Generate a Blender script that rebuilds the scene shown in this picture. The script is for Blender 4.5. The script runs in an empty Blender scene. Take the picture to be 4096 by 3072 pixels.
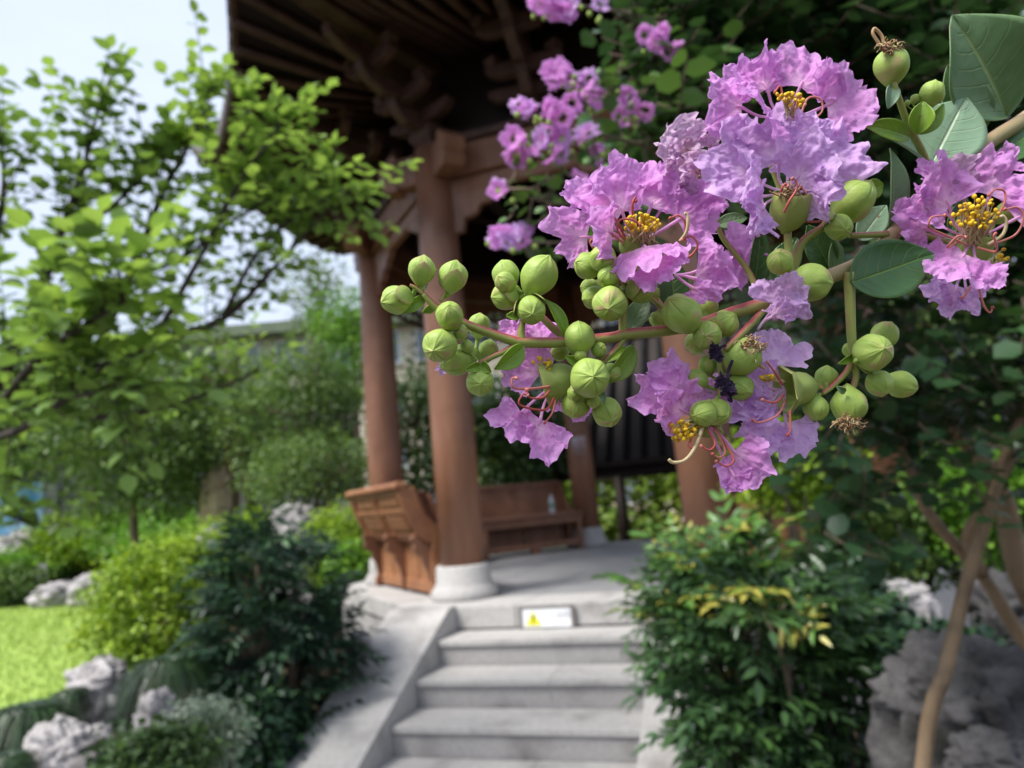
import bpy, math, random
import numpy as np
from mathutils import Vector, Matrix, noise

sc = bpy.context.scene
col = sc.collection
random.seed(7)
rng = np.random.default_rng(7)
R = math.radians

# ------------------------------------------------------------------ camera
PITCH, ROLL, EYE, FPX = R(9.3), R(5.0), 1.53, 2839.0
fwd = Vector((0, math.cos(PITCH), math.sin(PITCH)))
up0 = Vector((0, -math.sin(PITCH), math.cos(PITCH)))
rt0 = Vector((1, 0, 0))
rt = rt0 * math.cos(ROLL) - up0 * math.sin(ROLL)
up = up0 * math.cos(ROLL) + rt0 * math.sin(ROLL)
CAM = Vector((0, 0, EYE))
cd = bpy.data.cameras.new('camera')
cam = bpy.data.objects.new('camera', cd)
col.objects.link(cam)
m = Matrix((rt, up, -fwd)).transposed().to_4x4()
m.translation = CAM
cam.matrix_world = m
cd.sensor_width = 36
cd.lens = 36 * FPX / 4096
cd.clip_start, cd.clip_end = 0.01, 2000
cd.dof.use_dof = True
cd.dof.focus_distance = 0.202
cd.dof.aperture_fstop = 14
sc.camera = cam

# ------------------------------------------------------------------ sky, sun, exposure
SUN_EL, SUN_AZ = R(55), R(236)          # direction towards the sun, azimuth from +Y clockwise
sdir = Vector((math.sin(SUN_AZ) * math.cos(SUN_EL), math.cos(SUN_AZ) * math.cos(SUN_EL), math.sin(SUN_EL)))
w = bpy.data.worlds.new('World'); sc.world = w; w.use_nodes = True
nt = w.node_tree; nt.nodes.clear()
N = nt.nodes.new; L = nt.links.new
out = N('ShaderNodeOutputWorld'); bg = N('ShaderNodeBackground')
sky = N('ShaderNodeTexSky'); sky.sky_type = 'NISHITA'; sky.sun_disc = False
sky.sun_elevation = SUN_EL; sky.sun_rotation = SUN_AZ
tc = N('ShaderNodeTexCoord'); mp = N('ShaderNodeMapping'); mp.inputs['Scale'].default_value = (1.0, 1.0, 2.2)
nz = N('ShaderNodeTexNoise'); nz.inputs['Scale'].default_value = 2.3; nz.inputs['Detail'].default_value = 6
nz.inputs['Roughness'].default_value = 0.55
cr = N('ShaderNodeValToRGB'); cr.color_ramp.elements[0].position = 0.34; cr.color_ramp.elements[1].position = 0.62
cr.color_ramp.elements[0].color = (0.82, 0.82, 0.82, 1); cr.color_ramp.elements[1].color = (1, 1, 1, 1)
mx = N('ShaderNodeMix'); mx.data_type = 'RGBA'; mx.inputs['B'].default_value = (4.1, 4.6, 5.7, 1)
L(tc.outputs['Generated'], mp.inputs['Vector']); L(mp.outputs[0], nz.inputs['Vector'])
L(nz.outputs['Fac'], cr.inputs['Fac']); L(cr.outputs['Color'], mx.inputs['Factor'])
L(sky.outputs[0], mx.inputs['A']); L(mx.outputs['Result'], bg.inputs['Color'])
bg.inputs['Strength'].default_value = 0.1
L(bg.outputs[0], out.inputs['Surface'])
sl = bpy.data.lights.new('sun', 'SUN'); sl.energy = 2.8; sl.angle = R(24); sl.color = (1, 0.96, 0.9)
so = bpy.data.objects.new('sun', sl); col.objects.link(so)
so.rotation_euler = (-sdir).to_track_quat('-Z', 'Y').to_euler(); so.location = (-6, -6, 14)
vs = sc.view_settings
vs.view_transform = 'Standard'; vs.look = 'None'; vs.gamma = 1; vs.exposure = 1.1
vs.use_curve_mapping = False
sc.render.engine = 'CYCLES'
sc.cycles.use_denoising = True
sc.cycles.max_bounces = 6; sc.cycles.diffuse_bounces = 3; sc.cycles.transmission_bounces = 4
sc.cycles.transparent_max_bounces = 4; sc.cycles.caustics_reflective = False; sc.cycles.caustics_refractive = False

# ------------------------------------------------------------------ helpers
def S(x, y, d):
    """photo position (4096 wide) plus distance along the view axis -> place in the garden"""
    return CAM + d * (fwd + rt * ((x - 2048) / FPX) - up * ((y - 1536) / FPX))
K = 4096 / 2212.0
def D(x, y, d):
    return S(x * K, y * K, d)
def onz(x, y, z):
    """where the sight line through a photo position (2212 wide) meets height z"""
    v = D(x, y, 1.0) - CAM
    return CAM + v * ((z - EYE) / v.z)

MW = {}
def link(name, data, M=None, parent=None):
    o = bpy.data.objects.new(name, data); col.objects.link(o)
    M = M or Matrix.Identity(4)
    MW[o.as_pointer()] = M
    if parent is not None:
        o.parent = parent
        o.matrix_basis = MW[parent.as_pointer()].inverted() @ M
    else:
        o.matrix_basis = M
    return o
def T(v):
    return Matrix.Translation(Vector(v))
def thing(name, label, cat, loc, group=None):
    o = link(name, None, T(loc))
    o.empty_display_size = 0.05
    return tag(o, label, cat, group)
def tag(o, label=None, cat=None, group=None, kind=None):
    for k, v in (('label', label), ('category', cat), ('group', group), ('kind', kind)):
        if v: o[k] = v
    return o

class MB:
    """collects verts / faces / tint / uv of one part"""
    def __init__(s): s.v = []; s.f = []; s.t = []; s.uv = None
    def add(s, vs, fs, t=None):
        n = len(s.v); s.v += [tuple(a) for a in vs]; s.f += [tuple(i + n for i in f) for f in fs]
        s.t += (t if isinstance(t, list) else [0.5 if t is None else t] * len(vs))
        return s
    def frame(s, c, X, Y, Z):
        vs = [c + X * i + Y * j + Z * k for i in (-1, 1) for j in (-1, 1) for k in (-1, 1)]
        return s.add(vs, [(0, 1, 3, 2), (4, 6, 7, 5), (0, 4, 5, 1), (2, 3, 7, 6), (0, 2, 6, 4), (1, 5, 7, 3)])
    def beam(s, a, b, w, h, upv=(0, 0, 1)):
        a = Vector(a); b = Vector(b); d = (b - a); l = d.length; d.normalize()
        u = Vector(upv); x = d.cross(u).normalized(); u = x.cross(d)
        return s.frame((a + b) / 2, x * w / 2, d * l / 2, u * h / 2)
    def prism(s, pts, ax):
        """closed outline pts swept by vector ax"""
        ax = Vector(ax); n = len(pts); P = [Vector(p) for p in pts]
        return s.add(P + [p + ax for p in P], [tuple(range(n))[::-1], tuple(range(n, 2 * n))] + [(i, (i + 1) % n, n + (i + 1) % n, n + i) for i in range(n)])
    def tube(s, pts, rad, seg=8, tint=None, sm=0, caps=True):
        P = [Vector(p) for p in pts]
        if not hasattr(rad, '__len__'): rad = [rad] * len(P)
        if sm: P, rad = smooth(P, rad, sm)
        vs = []; ts = []
        t0 = (P[1] - P[0]).normalized()
        a = t0.orthogonal().normalized()
        for i, p in enumerate(P):
            t = (P[min(i + 1, len(P) - 1)] - P[max(i - 1, 0)]).normalized()
            a = (a - t * a.dot(t)).normalized(); b = t.cross(a)
            for k in range(seg):
                q = 2 * math.pi * k / seg
                nv = a * math.cos(q) + b * math.sin(q)
                vs.append(p + nv * rad[i]); ts.append(nv.z * 0.5 + 0.5 if tint is None else tint)
        fs = []
        for i in range(len(P) - 1):
            for k in range(seg):
                k2 = (k + 1) % seg
                fs.append((i * seg + k, i * seg + k2, (i + 1) * seg + k2, (i + 1) * seg + k))
        if caps:
            fs.append(tuple(range(seg))[::-1]); fs.append(tuple((len(P) - 1) * seg + k for k in range(seg)))
        return s.add(vs, fs, ts)
    def lathe(s, c, prof, seg=24, tint=0.5, M=None):
        vs = []; c = Vector(c)
        for r, z in prof:
            for k in range(seg):
                q = 2 * math.pi * k / seg
                p = Vector((r * math.cos(q), r * math.sin(q), z))
                vs.append((M @ p if M else p) + c)
        n = len(prof)
        fs = [(i * seg + k, i * seg + (k + 1) % seg, (i + 1) * seg + (k + 1) % seg, (i + 1) * seg + k) for i in range(n - 1) for k in range(seg)]
        fs += [tuple(range(seg))[::-1], tuple((n - 1) * seg + k for k in range(seg))]
        return s.add(vs, fs, tint)
    def mesh(s, name, mat, o=(0, 0, 0), smo=False):
        me = bpy.data.meshes.new(name)
        o = Vector(o)
        me.from_pydata([(a[0] - o.x, a[1] - o.y, a[2] - o.z) for a in s.v], [], s.f)
        at = me.attributes.new('tint', 'FLOAT', 'POINT'); at.data.foreach_set('value', s.t)
        me.materials.append(mat)
        if s.uv:
            ul = me.uv_layers.new(name='UVMap')
            li = np.empty(len(me.loops), np.int32); me.loops.foreach_get('vertex_index', li)
            ul.data.foreach_set('uv', np.array(s.uv, np.float32)[li].ravel())
        if smo: me.polygons.foreach_set('use_smooth', [True] * len(me.polygons))
        me.update()
        return me
    def build(s, name, mat, parent=None, smo=False, o=None, bevel=0):
        if o is None:
            o = s.v[0] if parent is None else MW[parent.as_pointer()].translation
        ob = link(name, s.mesh(name, mat, o, smo), T(o), parent)
        if bevel:
            b = ob.modifiers.new('bevel', 'BEVEL'); b.width = bevel; b.segments = 2; b.limit_method = 'ANGLE'
        return ob

def smooth(P, rad, n):
    out = []; ro = []
    m_ = len(P)
    for i in range(m_ - 1):
        p0 = P[max(i - 1, 0)]; p1 = P[i]; p2 = P[i + 1]; p3 = P[min(i + 2, m_ - 1)]
        for k in range(n):
            t = k / n
            out.append(0.5 * ((2 * p1) + (p2 - p0) * t + (2 * p0 - 5 * p1 + 4 * p2 - p3) * t * t + (3 * p1 - p0 - 3 * p2 + p3) * t ** 3))
            ro.append(rad[i] * (1 - t) + rad[i + 1] * t)
    out.append(P[-1]); ro.append(rad[-1])
    return out, ro

# ------------------------------------------------------------------ materials
def newmat(name):
    m_ = bpy.data.materials.new(name); m_.use_nodes = True
    n = m_.node_tree.nodes; l = m_.node_tree.links
    return m_, n, l, n['Principled BSDF'], n['Material Output']
def pmat(name, c1, c2, scale=8, rough=0.7, bump=0.0, bscale=None, stretch=(1, 1, 1), spec=0.3, c3=None, s3=1.5, dist=0.01):
    m_, n, l, b, o = newmat(name)
    tc = n.new('ShaderNodeTexCoord'); mp = n.new('ShaderNodeMapping'); mp.inputs['Scale'].default_value = stretch
    ge = n.new('ShaderNodeNewGeometry')
    l.new(ge.outputs['Position'], mp.inputs['Vector'])
    nz = n.new('ShaderNodeTexNoise'); nz.inputs['Scale'].default_value = scale; nz.inputs['Detail'].default_value = 6; nz.inputs['Roughness'].default_value = 0.65
    l.new(mp.outputs[0], nz.inputs['Vector'])
    r = n.new('ShaderNodeValToRGB'); r.color_ramp.elements[0].position = 0.33; r.color_ramp.elements[1].position = 0.67
    r.color_ramp.elements[0].color = (*c1, 1); r.color_ramp.elements[1].color = (*c2, 1)
    l.new(nz.outputs['Fac'], r.inputs['Fac'])
    src = r.outputs['Color']
    if c3:
        n3 = n.new('ShaderNodeTexNoise'); n3.inputs['Scale'].default_value = s3; n3.inputs['Detail'].default_value = 5
        l.new(ge.outputs['Position'], n3.inputs['Vector'])
        r3 = n.new('ShaderNodeValToRGB'); r3.color_ramp.elements[0].position = 0.52; r3.color_ramp.elements[1].position = 0.72
        l.new(n3.outputs['Fac'], r3.inputs['Fac'])
        mx = n.new('ShaderNodeMix'); mx.data_type = 'RGBA'; mx.inputs['B'].default_value = (*c3, 1)
        l.new(r3.outputs['Color'], mx.inputs['Factor']); l.new(src, mx.inputs['A']); src = mx.outputs['Result']
    l.new(src, b.inputs['Base Color'])
    b.inputs['Roughness'].default_value = rough; b.inputs['Specular IOR Level'].default_value = spec
    if bump:
        nb = n.new('ShaderNodeTexNoise'); nb.inputs['Scale'].default_value = bscale or scale * 4; nb.inputs['Detail'].default_value = 5
        l.new(mp.outputs[0], nb.inputs['Vector'])
        bp = n.new('ShaderNodeBump'); bp.inputs['Strength'].default_value = bump; bp.inputs['Distance'].default_value = dist
        l.new(nb.outputs['Fac'], bp.inputs['Height']); l.new(bp.outputs[0], b.inputs['Normal'])
    return m_
def tmat(name, stops, rough=0.5, trans=0.3, tcol=None, spec=0.4, nscale=0, namt=0.0, bump=0, bscale=200, dist=0.0005, sss=0, tweight=None):
    """colour from the 'tint' attribute (leaf to leaf or along a piece), optional light through the blade"""
    m_, n, l, b, o = newmat(name)
    a = n.new('ShaderNodeAttribute'); a.attribute_name = 'tint'
    r = n.new('ShaderNodeValToRGB'); el = r.color_ramp.elements
    while len(el) < len(stops): el.new(0.5)
    for e, (p, c) in zip(el, stops): e.position = p; e.color = (*c, 1)
    fac = a.outputs['Fac']
    ge = n.new('ShaderNodeNewGeometry')
    if nscale:
        nz = n.new('ShaderNodeTexNoise'); nz.inputs['Scale'].default_value = nscale; nz.inputs['Detail'].default_value = 4
        l.new(ge.outputs['Position'], nz.inputs['Vector'])
        ma = n.new('ShaderNodeMath'); ma.operation = 'MULTIPLY_ADD'; ma.inputs[1].default_value = namt
        mb = n.new('ShaderNodeMath'); mb.operation = 'ADD'; mb.inputs[1].default_value = -namt * 0.5
        l.new(nz.outputs['Fac'], ma.inputs[0]); l.new(fac, mb.inputs[0]); l.new(mb.outputs[0], ma.inputs[2]); fac = ma.outputs[0]
    l.new(fac, r.inputs['Fac'])
    l.new(r.outputs['Color'], b.inputs['Base Color'])
    b.inputs['Roughness'].default_value = rough; b.inputs['Specular IOR Level'].default_value = spec
    if sss:
        b.inputs['Subsurface Weight'].default_value = sss; b.inputs['Subsurface Scale'].default_value = 0.002
        b.inputs['Subsurface Radius'].default_value = (0.6, 1.0, 0.3)
    if bump:
        nb = n.new('ShaderNodeTexNoise'); nb.inputs['Scale'].default_value = bscale; nb.inputs['Detail'].default_value = 4
        l.new(ge.outputs['Position'], nb.inputs['Vector'])
        bp = n.new('ShaderNodeBump'); bp.inputs['Strength'].default_value = bump; bp.inputs['Distance'].default_value = dist
        l.new(nb.outputs['Fac'], bp.inputs['Height']); l.new(bp.outputs[0], b.inputs['Normal'])
    if trans:
        tr = n.new('ShaderNodeBsdfTranslucent'); mx = n.new('ShaderNodeMixShader'); mx.inputs[0].default_value = trans
        g = n.new('ShaderNodeMix'); g.data_type = 'RGBA'; g.blend_type = 'MULTIPLY'; g.inputs['Factor'].default_value = 1
        g.inputs['B'].default_value = (*(tcol or (1.2, 1.15, 0.75)), 1)
        l.new(r.outputs['Color'], g.inputs['A']); l.new(g.outputs['Result'], tr.inputs['Color'])
        l.new(b.outputs[0], mx.inputs[1]); l.new(tr.outputs[0], mx.inputs[2]); l.new(mx.outputs[0], o.inputs['Surface'])
    return m_

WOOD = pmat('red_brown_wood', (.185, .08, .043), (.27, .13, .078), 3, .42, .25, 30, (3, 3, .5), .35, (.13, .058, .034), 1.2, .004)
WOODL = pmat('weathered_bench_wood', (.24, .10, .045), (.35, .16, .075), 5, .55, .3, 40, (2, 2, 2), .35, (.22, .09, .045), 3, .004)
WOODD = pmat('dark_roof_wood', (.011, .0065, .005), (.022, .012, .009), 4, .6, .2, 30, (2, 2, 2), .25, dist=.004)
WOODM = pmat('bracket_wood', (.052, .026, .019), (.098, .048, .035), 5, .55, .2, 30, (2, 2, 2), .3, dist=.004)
STONE = pmat('grey_granite', (.30, .285, .28), (.41, .395, .385), 60, .8, .25, 180, spec=.25, c3=(.185, .175, .17), s3=3.0, dist=.003)
STONEL = pmat('pale_granite', (.37, .355, .345), (.48, .465, .45), 40, .75, .2, 150, spec=.25, c3=(.255, .24, .232), s3=3.2, dist=.003)
FLOOR = pmat('floor_stone', (.24, .24, .245), (.32, .315, .32), 5, .5, .1, 80, spec=.4, c3=(.28, .27, .27), s3=1, dist=.002)
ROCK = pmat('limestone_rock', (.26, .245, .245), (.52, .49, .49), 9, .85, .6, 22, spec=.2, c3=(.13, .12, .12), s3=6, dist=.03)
ROCKD = pmat('shaded_grey_rock', (.05, .047, .047), (.12, .114, .114), 9, .85, .6, 22, spec=.2, c3=(.03, .03, .027), s3=5, dist=.03)  # shade of the tree overhead is put into the rock colour
SOIL = pmat('garden_soil', (.035, .028, .018), (.075, .06, .035), 9, .9, .5, 40, spec=.1, dist=.03)
LAWN = pmat('lawn_turf', (.24, .36, .07), (.34, .46, .10), 3, .8, .4, 60, spec=.15, c3=(.30, .40, .10), s3=.6, dist=.03)
TILE = pmat('dark_grey_tile', (.007, .007, .0075), (.015, .015, .016), 8, .85, .2, 40, spec=.08, dist=.005)  # darkened so the covered walk's tiles match its painted underside shade
TILEE = pmat('eave_tile_face', (.18, .17, .17), (.3, .28, .29), 20, .7, .2, 80, spec=.3, dist=.003)
BARK = pmat('bark', (.10, .075, .055), (.19, .145, .10), 14, .8, .5, 60, (1, 1, .3), .2, dist=.006)
BARKD = pmat('dark_bark', (.035, .028, .024), (.075, .06, .05), 14, .85, .5, 60, (1, 1, .4), .2, dist=.006)
BARKY = pmat('smooth_tan_bark', (.17, .115, .065), (.29, .205, .125), 10, .7, .4, 60, (1, 1, .3), .3, (.10, .068, .042), 9, .004)
def gmat(*a, **k): return tmat(*a, **k)
G_NEAR = gmat('young_leaf', [(0, (.085, .15, .04)), (.5, (.16, .28, .06)), (1, (.30, .46, .10))], .45, .45)
G_MYR = gmat('myrtle_leaf', [(0, (.028, .07, .028)), (.6, (.055, .125, .04)), (1, (.12, .24, .045))], .38, .25, spec=.5)
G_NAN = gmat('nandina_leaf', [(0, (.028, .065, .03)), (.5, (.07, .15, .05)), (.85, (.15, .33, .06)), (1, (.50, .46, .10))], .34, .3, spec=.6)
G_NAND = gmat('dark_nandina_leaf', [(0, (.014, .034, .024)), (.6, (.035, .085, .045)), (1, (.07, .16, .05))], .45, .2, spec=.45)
G_YEL = gmat('yellow_green_leaf', [(0, (.12, .22, .02)), (.5, (.25, .40, .03)), (1, (.42, .56, .06))], .5, .35)
G_BRI = gmat('bright_leaf', [(0, (.07, .17, .02)), (.5, (.14, .32, .03)), (1, (.26, .47, .05))], .5, .35)
G_TREE = gmat('tree_leaf', [(0, (.05, .095, .03)), (.5, (.11, .19, .05)), (1, (.23, .36, .09))], .5, .35)
G_DARK = gmat('dark_tree_leaf', [(0, (.03, .06, .026)), (.5, (.065, .12, .04)), (1, (.12, .21, .06))], .5, .3)
G_SIL = gmat('variegated_leaf', [(0, (.14, .21, .13)), (.5, (.27, .34, .24)), (1, (.55, .6, .48))], .5, .25, tcol=(1, 1, .9))
G_GRASS = gmat('liriope_blade', [(0, (.016, .035, .016)), (.6, (.035, .075, .03)), (1, (.08, .15, .05))], .4, .2, spec=.5)
G_LAWN = gmat('grass_blade', [(0, (.20, .31, .06)), (1, (.36, .48, .11))], .6, .3)
G_HEDGE = gmat('hedge_leaf', [(0, (.12, .22, .03)), (.5, (.25, .38, .06)), (1, (.40, .52, .10))], .5, .4)
# ================================================================== SETTING: ground, lawn, paving
ZF = 0.86                       # pavilion floor
PC = Vector((1.03, 7.2, 0)); RC = 2.35; A0 = 230.0
def pol(r, a, z=0.0):
    return Vector((PC.x + r * math.cos(R(a)), PC.y + r * math.sin(R(a)), z))

g = MB()
n_ = 60; ext = 400
vs = []; fs = []
def ghz(x, y):
    ss = lambda t: max(0, min(1, t)) ** 2 * (3 - 2 * max(0, min(1, t)))
    h = 0.05 * noise.noise((x * .3, y * .3, 0)) - .06
    h += 1.2 * ss((y - 17.6) / 2.6) * ss((-2 - x) / 3)                                   # bank behind the lawn
    h += .52 * ss((-1.55 - x - max(0, y - 3.6) * .1) / .5) * ss((x + 4.6) / 1.6) * ss((6.6 - y) / 1.6) * ss((y - 1.2) / .8)   # planted bed left of the stair
    h += .30 * ss((x - 1.25) / .5) * ss((4.4 - y) / .8) * ss((y - .9) / .6) * ss((6 - x) / 2)   # bed on the right
    return h
gs = sorted(set([-400, -200, -100, -50, 50, 100, 200, 400] + list(range(-30, 34, 2)) + [v * .4 for v in range(-18, 24)]))
for j in gs:
    for i in gs: vs.append((i, j, ghz(i, j)))
q = len(gs)
for j in range(q - 1):
    for i in range(q - 1): fs.append((j * q + i, j * q + i + 1, (j + 1) * q + i + 1, (j + 1) * q + i))
tag(g.add(vs, fs).build('ground', SOIL, smo=True, o=(0, 0, 0)), kind='structure')

lw = MB()
outl = [onz(x, y, 0.03) for x, y in ((-700, 1480), (-500, 1640), (20, 1580), (150, 1500), (260, 1460), (300, 1380), (230, 1318), (60, 1306), (-200, 1324), (-700, 1358))]
outl = smooth(outl + [outl[0]], [1] * 11, 5)[0][:-1]
lw.add([sum(outl, Vector()) / len(outl)] + outl, [(0, 1 + i, 1 + (i + 1) % len(outl)) for i in range(len(outl))])
tag(lw.build('lawn', LAWN, o=(0, 0, 0)), kind='structure')
# short grass on the lawn
def in_poly(p, poly):
    c = False
    for i in range(len(poly)):
        a, b = poly[i], poly[i - 1]
        if (a.y > p[1]) != (b.y > p[1]) and p[0] < (b.x - a.x) * (p[1] - a.y) / (b.y - a.y) + a.x: c = not c
    return c
vs, fs, ts = [], [], []
lo = (min(p.x for p in outl), min(p.y for p in outl)); hi = (max(p.x for p in outl), max(p.y for p in outl))
k = 0
while k < 26000:
    x = random.uniform(max(lo[0], -14), hi[0]); y = lo[1] + (hi[1] - lo[1]) * random.random() ** 1.6
    k += 1
    if not in_poly((x, y), outl): continue
    a = random.uniform(0, 6.28); h = random.uniform(.025, .06); b_ = len(vs); w_ = .006 + .0012 * y
    vs += [(x - w_ * math.cos(a), y - w_ * math.sin(a), .02), (x + w_ * math.cos(a), y + w_ * math.sin(a), .02), (x + random.gauss(0, .02), y + random.gauss(0, .02), .03 + h)]
    fs.append((b_, b_ + 1, b_ + 2)); ts += [random.random()] * 3
g = MB(); g.add(vs, fs, ts)
tag(g.build('lawn_grass', G_LAWN, o=(0, 0, 0)), 'short mown bright green lawn grass', 'grass', kind='stuff')

# ================================================================== STAIR AND PLATFORM
an = A0 + 22.5                                  # outward normal of the open front side
sv = Vector((math.cos(R(an)), math.sin(R(an)), 0)); tv = Vector((-sv.y, sv.x, 0))
if tv.x < 0: tv = -tv
AP = 2.63
pl = thing('stone_platform', 'eight sided grey stone platform under the pavilion', 'platform', (PC.x, PC.y, 0))
rp = AP / math.cos(R(22.5))
core = MB(); core.prism([pol(rp - .02, A0 + 45 * k, -.1) for k in range(8)], (0, 0, ZF - .02))
core.build('platform_core', STONE, pl)
for k in range(8):                               # kerb stones and wall courses of each side
    a, b = pol(rp, A0 + 45 * k), pol(rp, A0 + 45 * (k + 1))
    ai, bi = pol(rp - .46, A0 + 45 * k), pol(rp - .46, A0 + 45 * (k + 1))
    for i in range(3):
        f0, f1 = i / 3 + .001, (i + 1) / 3 - .001
        kb = MB(); e = random.uniform(-.0015, .0015)
        kb.prism([a.lerp(b, f0) + Vector((0, 0, ZF - .14)), a.lerp(b, f1) + Vector((0, 0, ZF - .14)), ai.lerp(bi, f1) + Vector((0, 0, ZF - .14)), ai.lerp(bi, f0) + Vector((0, 0, ZF - .14))], (0, 0, .14 + e))
        kb.build('kerb_stone', STONEL, pl, bevel=.006)
        for c in range(2):
            z0 = 0.0 + c * .36
            s0 = a.lerp(b, f0 + .001); s1 = a.lerp(b, f1 - .001)
            nrm = (pol(1, A0 + 45 * k + 22.5) - PC)
            wl = MB(); wl.prism([s0 - nrm * .12 + Vector((0, 0, z0 - .05)), s0 - nrm * .03 + Vector((0, 0, z0 - .05)), s1 - nrm * .03 + Vector((0, 0, z0 - .05)), s1 - nrm * .12 + Vector((0, 0, z0 - .05))], (0, 0, .35))
            wl.build('wall_stone', STONE, pl, bevel=.006)
# floor slabs inside the kerb
ts_ = .62
for i in range(-4, 5):
    for j in range(-4, 5):
        c = PC + tv * (i * ts_) + sv * (j * ts_)
        if max(abs((c - PC).x * math.cos(R(A0 + 22.5 + 45 * k)) + (c - PC).y * math.sin(R(A0 + 22.5 + 45 * k))) for k in range(4)) > AP - .30: continue
        fb = MB(); hs = ts_ / 2 - .003
        fb.frame(c + Vector((0, 0, ZF - .012 + random.uniform(-.0008, .0008))), tv * hs, sv * hs, Vector((0, 0, .010)))
        fb.build('floor_slab', FLOOR, pl)
fz = MB(); fz.prism([pol(rp - .45, A0 + 45 * k, ZF - .03) for k in range(8)], (0, 0, .022)); fz.build('floor_bed', FLOOR, pl)

HS, TS = .15, .325
st = thing('stone_stair', 'pale granite stair of broad steps rising to the pavilion', 'stair', PC + sv * (AP + .8))
l0, l1 = -.78, .56
def stp(lat, outd, z): return PC + tv * lat + sv * outd + Vector((0, 0, z))
for k in range(1, 6):
    o0 = AP + (k - 1) * TS; o1 = AP + k * TS
    z1 = ZF - k * HS
    cuts = [l0, l0 + (.46 if k % 2 else .80), l1] if k in (2, 4) else [l0, l1]
    for i in range(len(cuts) - 1):
        s_ = MB(); s_.prism([stp(cuts[i] + .001, o0 - .02, z1 - .22), stp(cuts[i + 1] - .001, o0 - .02, z1 - .22), stp(cuts[i + 1] - .001, o1 - .012, z1 - .22), stp(cuts[i] + .001, o1 - .012, z1 - .22)], (0, 0, .185))
        s_.build('riser_stone', STONE, st)
        s_ = MB(); s_.prism([stp(cuts[i] + .001, o0 + .003, z1 - .036), stp(cuts[i + 1] - .001, o0 + .003, z1 - .036), stp(cuts[i + 1] - .001, o1 + .006, z1 - .036), stp(cuts[i] + .001, o1 + .006, z1 - .036)], (0, 0, .036))
        s_.build('tread_stone', STONEL, st, bevel=.005)
for sgn, ll, ww in ((-1, l0, .44), (1, l1, .44)):      # sloping side slabs
    a_, b_ = (ll - ww, ll - .002) if sgn < 0 else (ll + .002, ll + ww)
    o_end = AP + 5.6 * TS; zt = ZF + .012
    zs = lambda o: zt - (o - AP - .10) * (HS / TS) + .015 if o > AP + .10 else zt
    prev = AP - .02
    for o in (AP + .10, AP + 1.05, o_end):
        s_ = MB(); s_.prism([stp(a_, prev + .0015, -.1), stp(a_, prev + .0015, zs(prev)), stp(a_, o, zs(o)), stp(a_, o, -.1)], tv * (b_ - a_))
        s_.build('side_slab', STONEL, st, bevel=.008); prev = o
# paved path at the foot of the stair
for i in range(-1, 2):
    for j in range(0, 5):
        o0 = AP + 5.62 * TS + j * .6
        s_ = MB(); s_.frame(stp(-.15 + i * .62, o0 + .3, -.012 + random.uniform(-.002, .002)), tv * .305, sv * .295, Vector((0, 0, .03)))
        if i == -1 and j == 0: PATHO = tag(s_.build('path', STONEL, bevel=.004), kind='structure')
        else: s_.build('paving_slab', STONEL, PATHO, bevel=.004)

# warning plate leaning on the top riser
p0 = onz(1184, 1356, ZF - HS + .003); 
lat = (p0 - PC).dot(tv); oo = AP + .024
sg = thing('warning_sign', 'small white step warning plate with yellow triangle on the stair', 'sign', stp(lat, oo, ZF - HS))
wv, hv = .172, .065
zc = ZF - HS + .003 + hv
b = MB(); b.frame(stp(lat, oo, zc), tv * (wv - .01), sv * .005, Vector((0, 0, hv - .008)))
WH = pmat('white_plate', (.78, .79, .82), (.84, .85, .88), 5, .35)
b.build('plate', WH, sg)
GR = pmat('sign_frame_grey', (.16, .145, .135), (.22, .2, .19), 20, .5)
b = MB()
for s_ in (-1, 1):
    b.frame(stp(lat + s_ * wv, oo, zc), tv * .011, sv * .010, Vector((0, 0, hv)))
b.frame(stp(lat, oo, zc + hv + .003), tv * (wv + .011), sv * .010, Vector((0, 0, .006)))
b.build('frame', GR, sg)
YE = pmat('sign_yellow', (.72, .68, .02), (.78, .74, .03), 5, .4)
BK = pmat('sign_black', (.02, .02, .02), (.03, .03, .03), 5, .5)
def flat(pts, dz, name, mat):
    mb = MB(); mb.prism([stp(lat + u, oo + .0055 + dz, zc + v) for u, v in pts], sv * .001); return mb.build(name, mat, sg)
tc_ = -.088
flat([(tc_ - .052, -.046), (tc_ + .052, -.046), (tc_, .044)], 0, 'triangle', YE)
flat([(tc_ - .006, -.012), (tc_ + .006, -.012), (tc_ + .008, .018), (tc_ - .008, .018)], .0015, 'exclamation_bar', BK)
flat([(tc_ - .006, -.034), (tc_ + .006, -.034), (tc_ + .006, -.022), (tc_ - .006, -.022)], .0015, 'exclamation_dot', BK)
GT = pmat('sign_text_grey', (.42, .43, .44), (.5, .5, .52), 5, .5)
cu = bpy.data.curves.new('text', 'FONT'); cu.body = '小心台阶'; cu.size = .052; cu.align_x = 'CENTER'; cu.align_y = 'CENTER'; cu.extrude = .0006
to = bpy.data.objects.new('text', cu); col.objects.link(to)
Mt = Matrix((tv, Vector((0, 0, 1)), sv)).transposed().to_4x4(); Mt.translation = stp(lat + .062, oo + .0065, zc + .012)
bpy.context.view_layer.update()
dg = bpy.context.evaluated_depsgraph_get()
me = bpy.data.meshes.new_from_object(to.evaluated_get(dg)); bpy.data.objects.remove(to)
me.materials.clear(); me.materials.append(GT)
link('lettering', me, Mt, sg)

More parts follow.
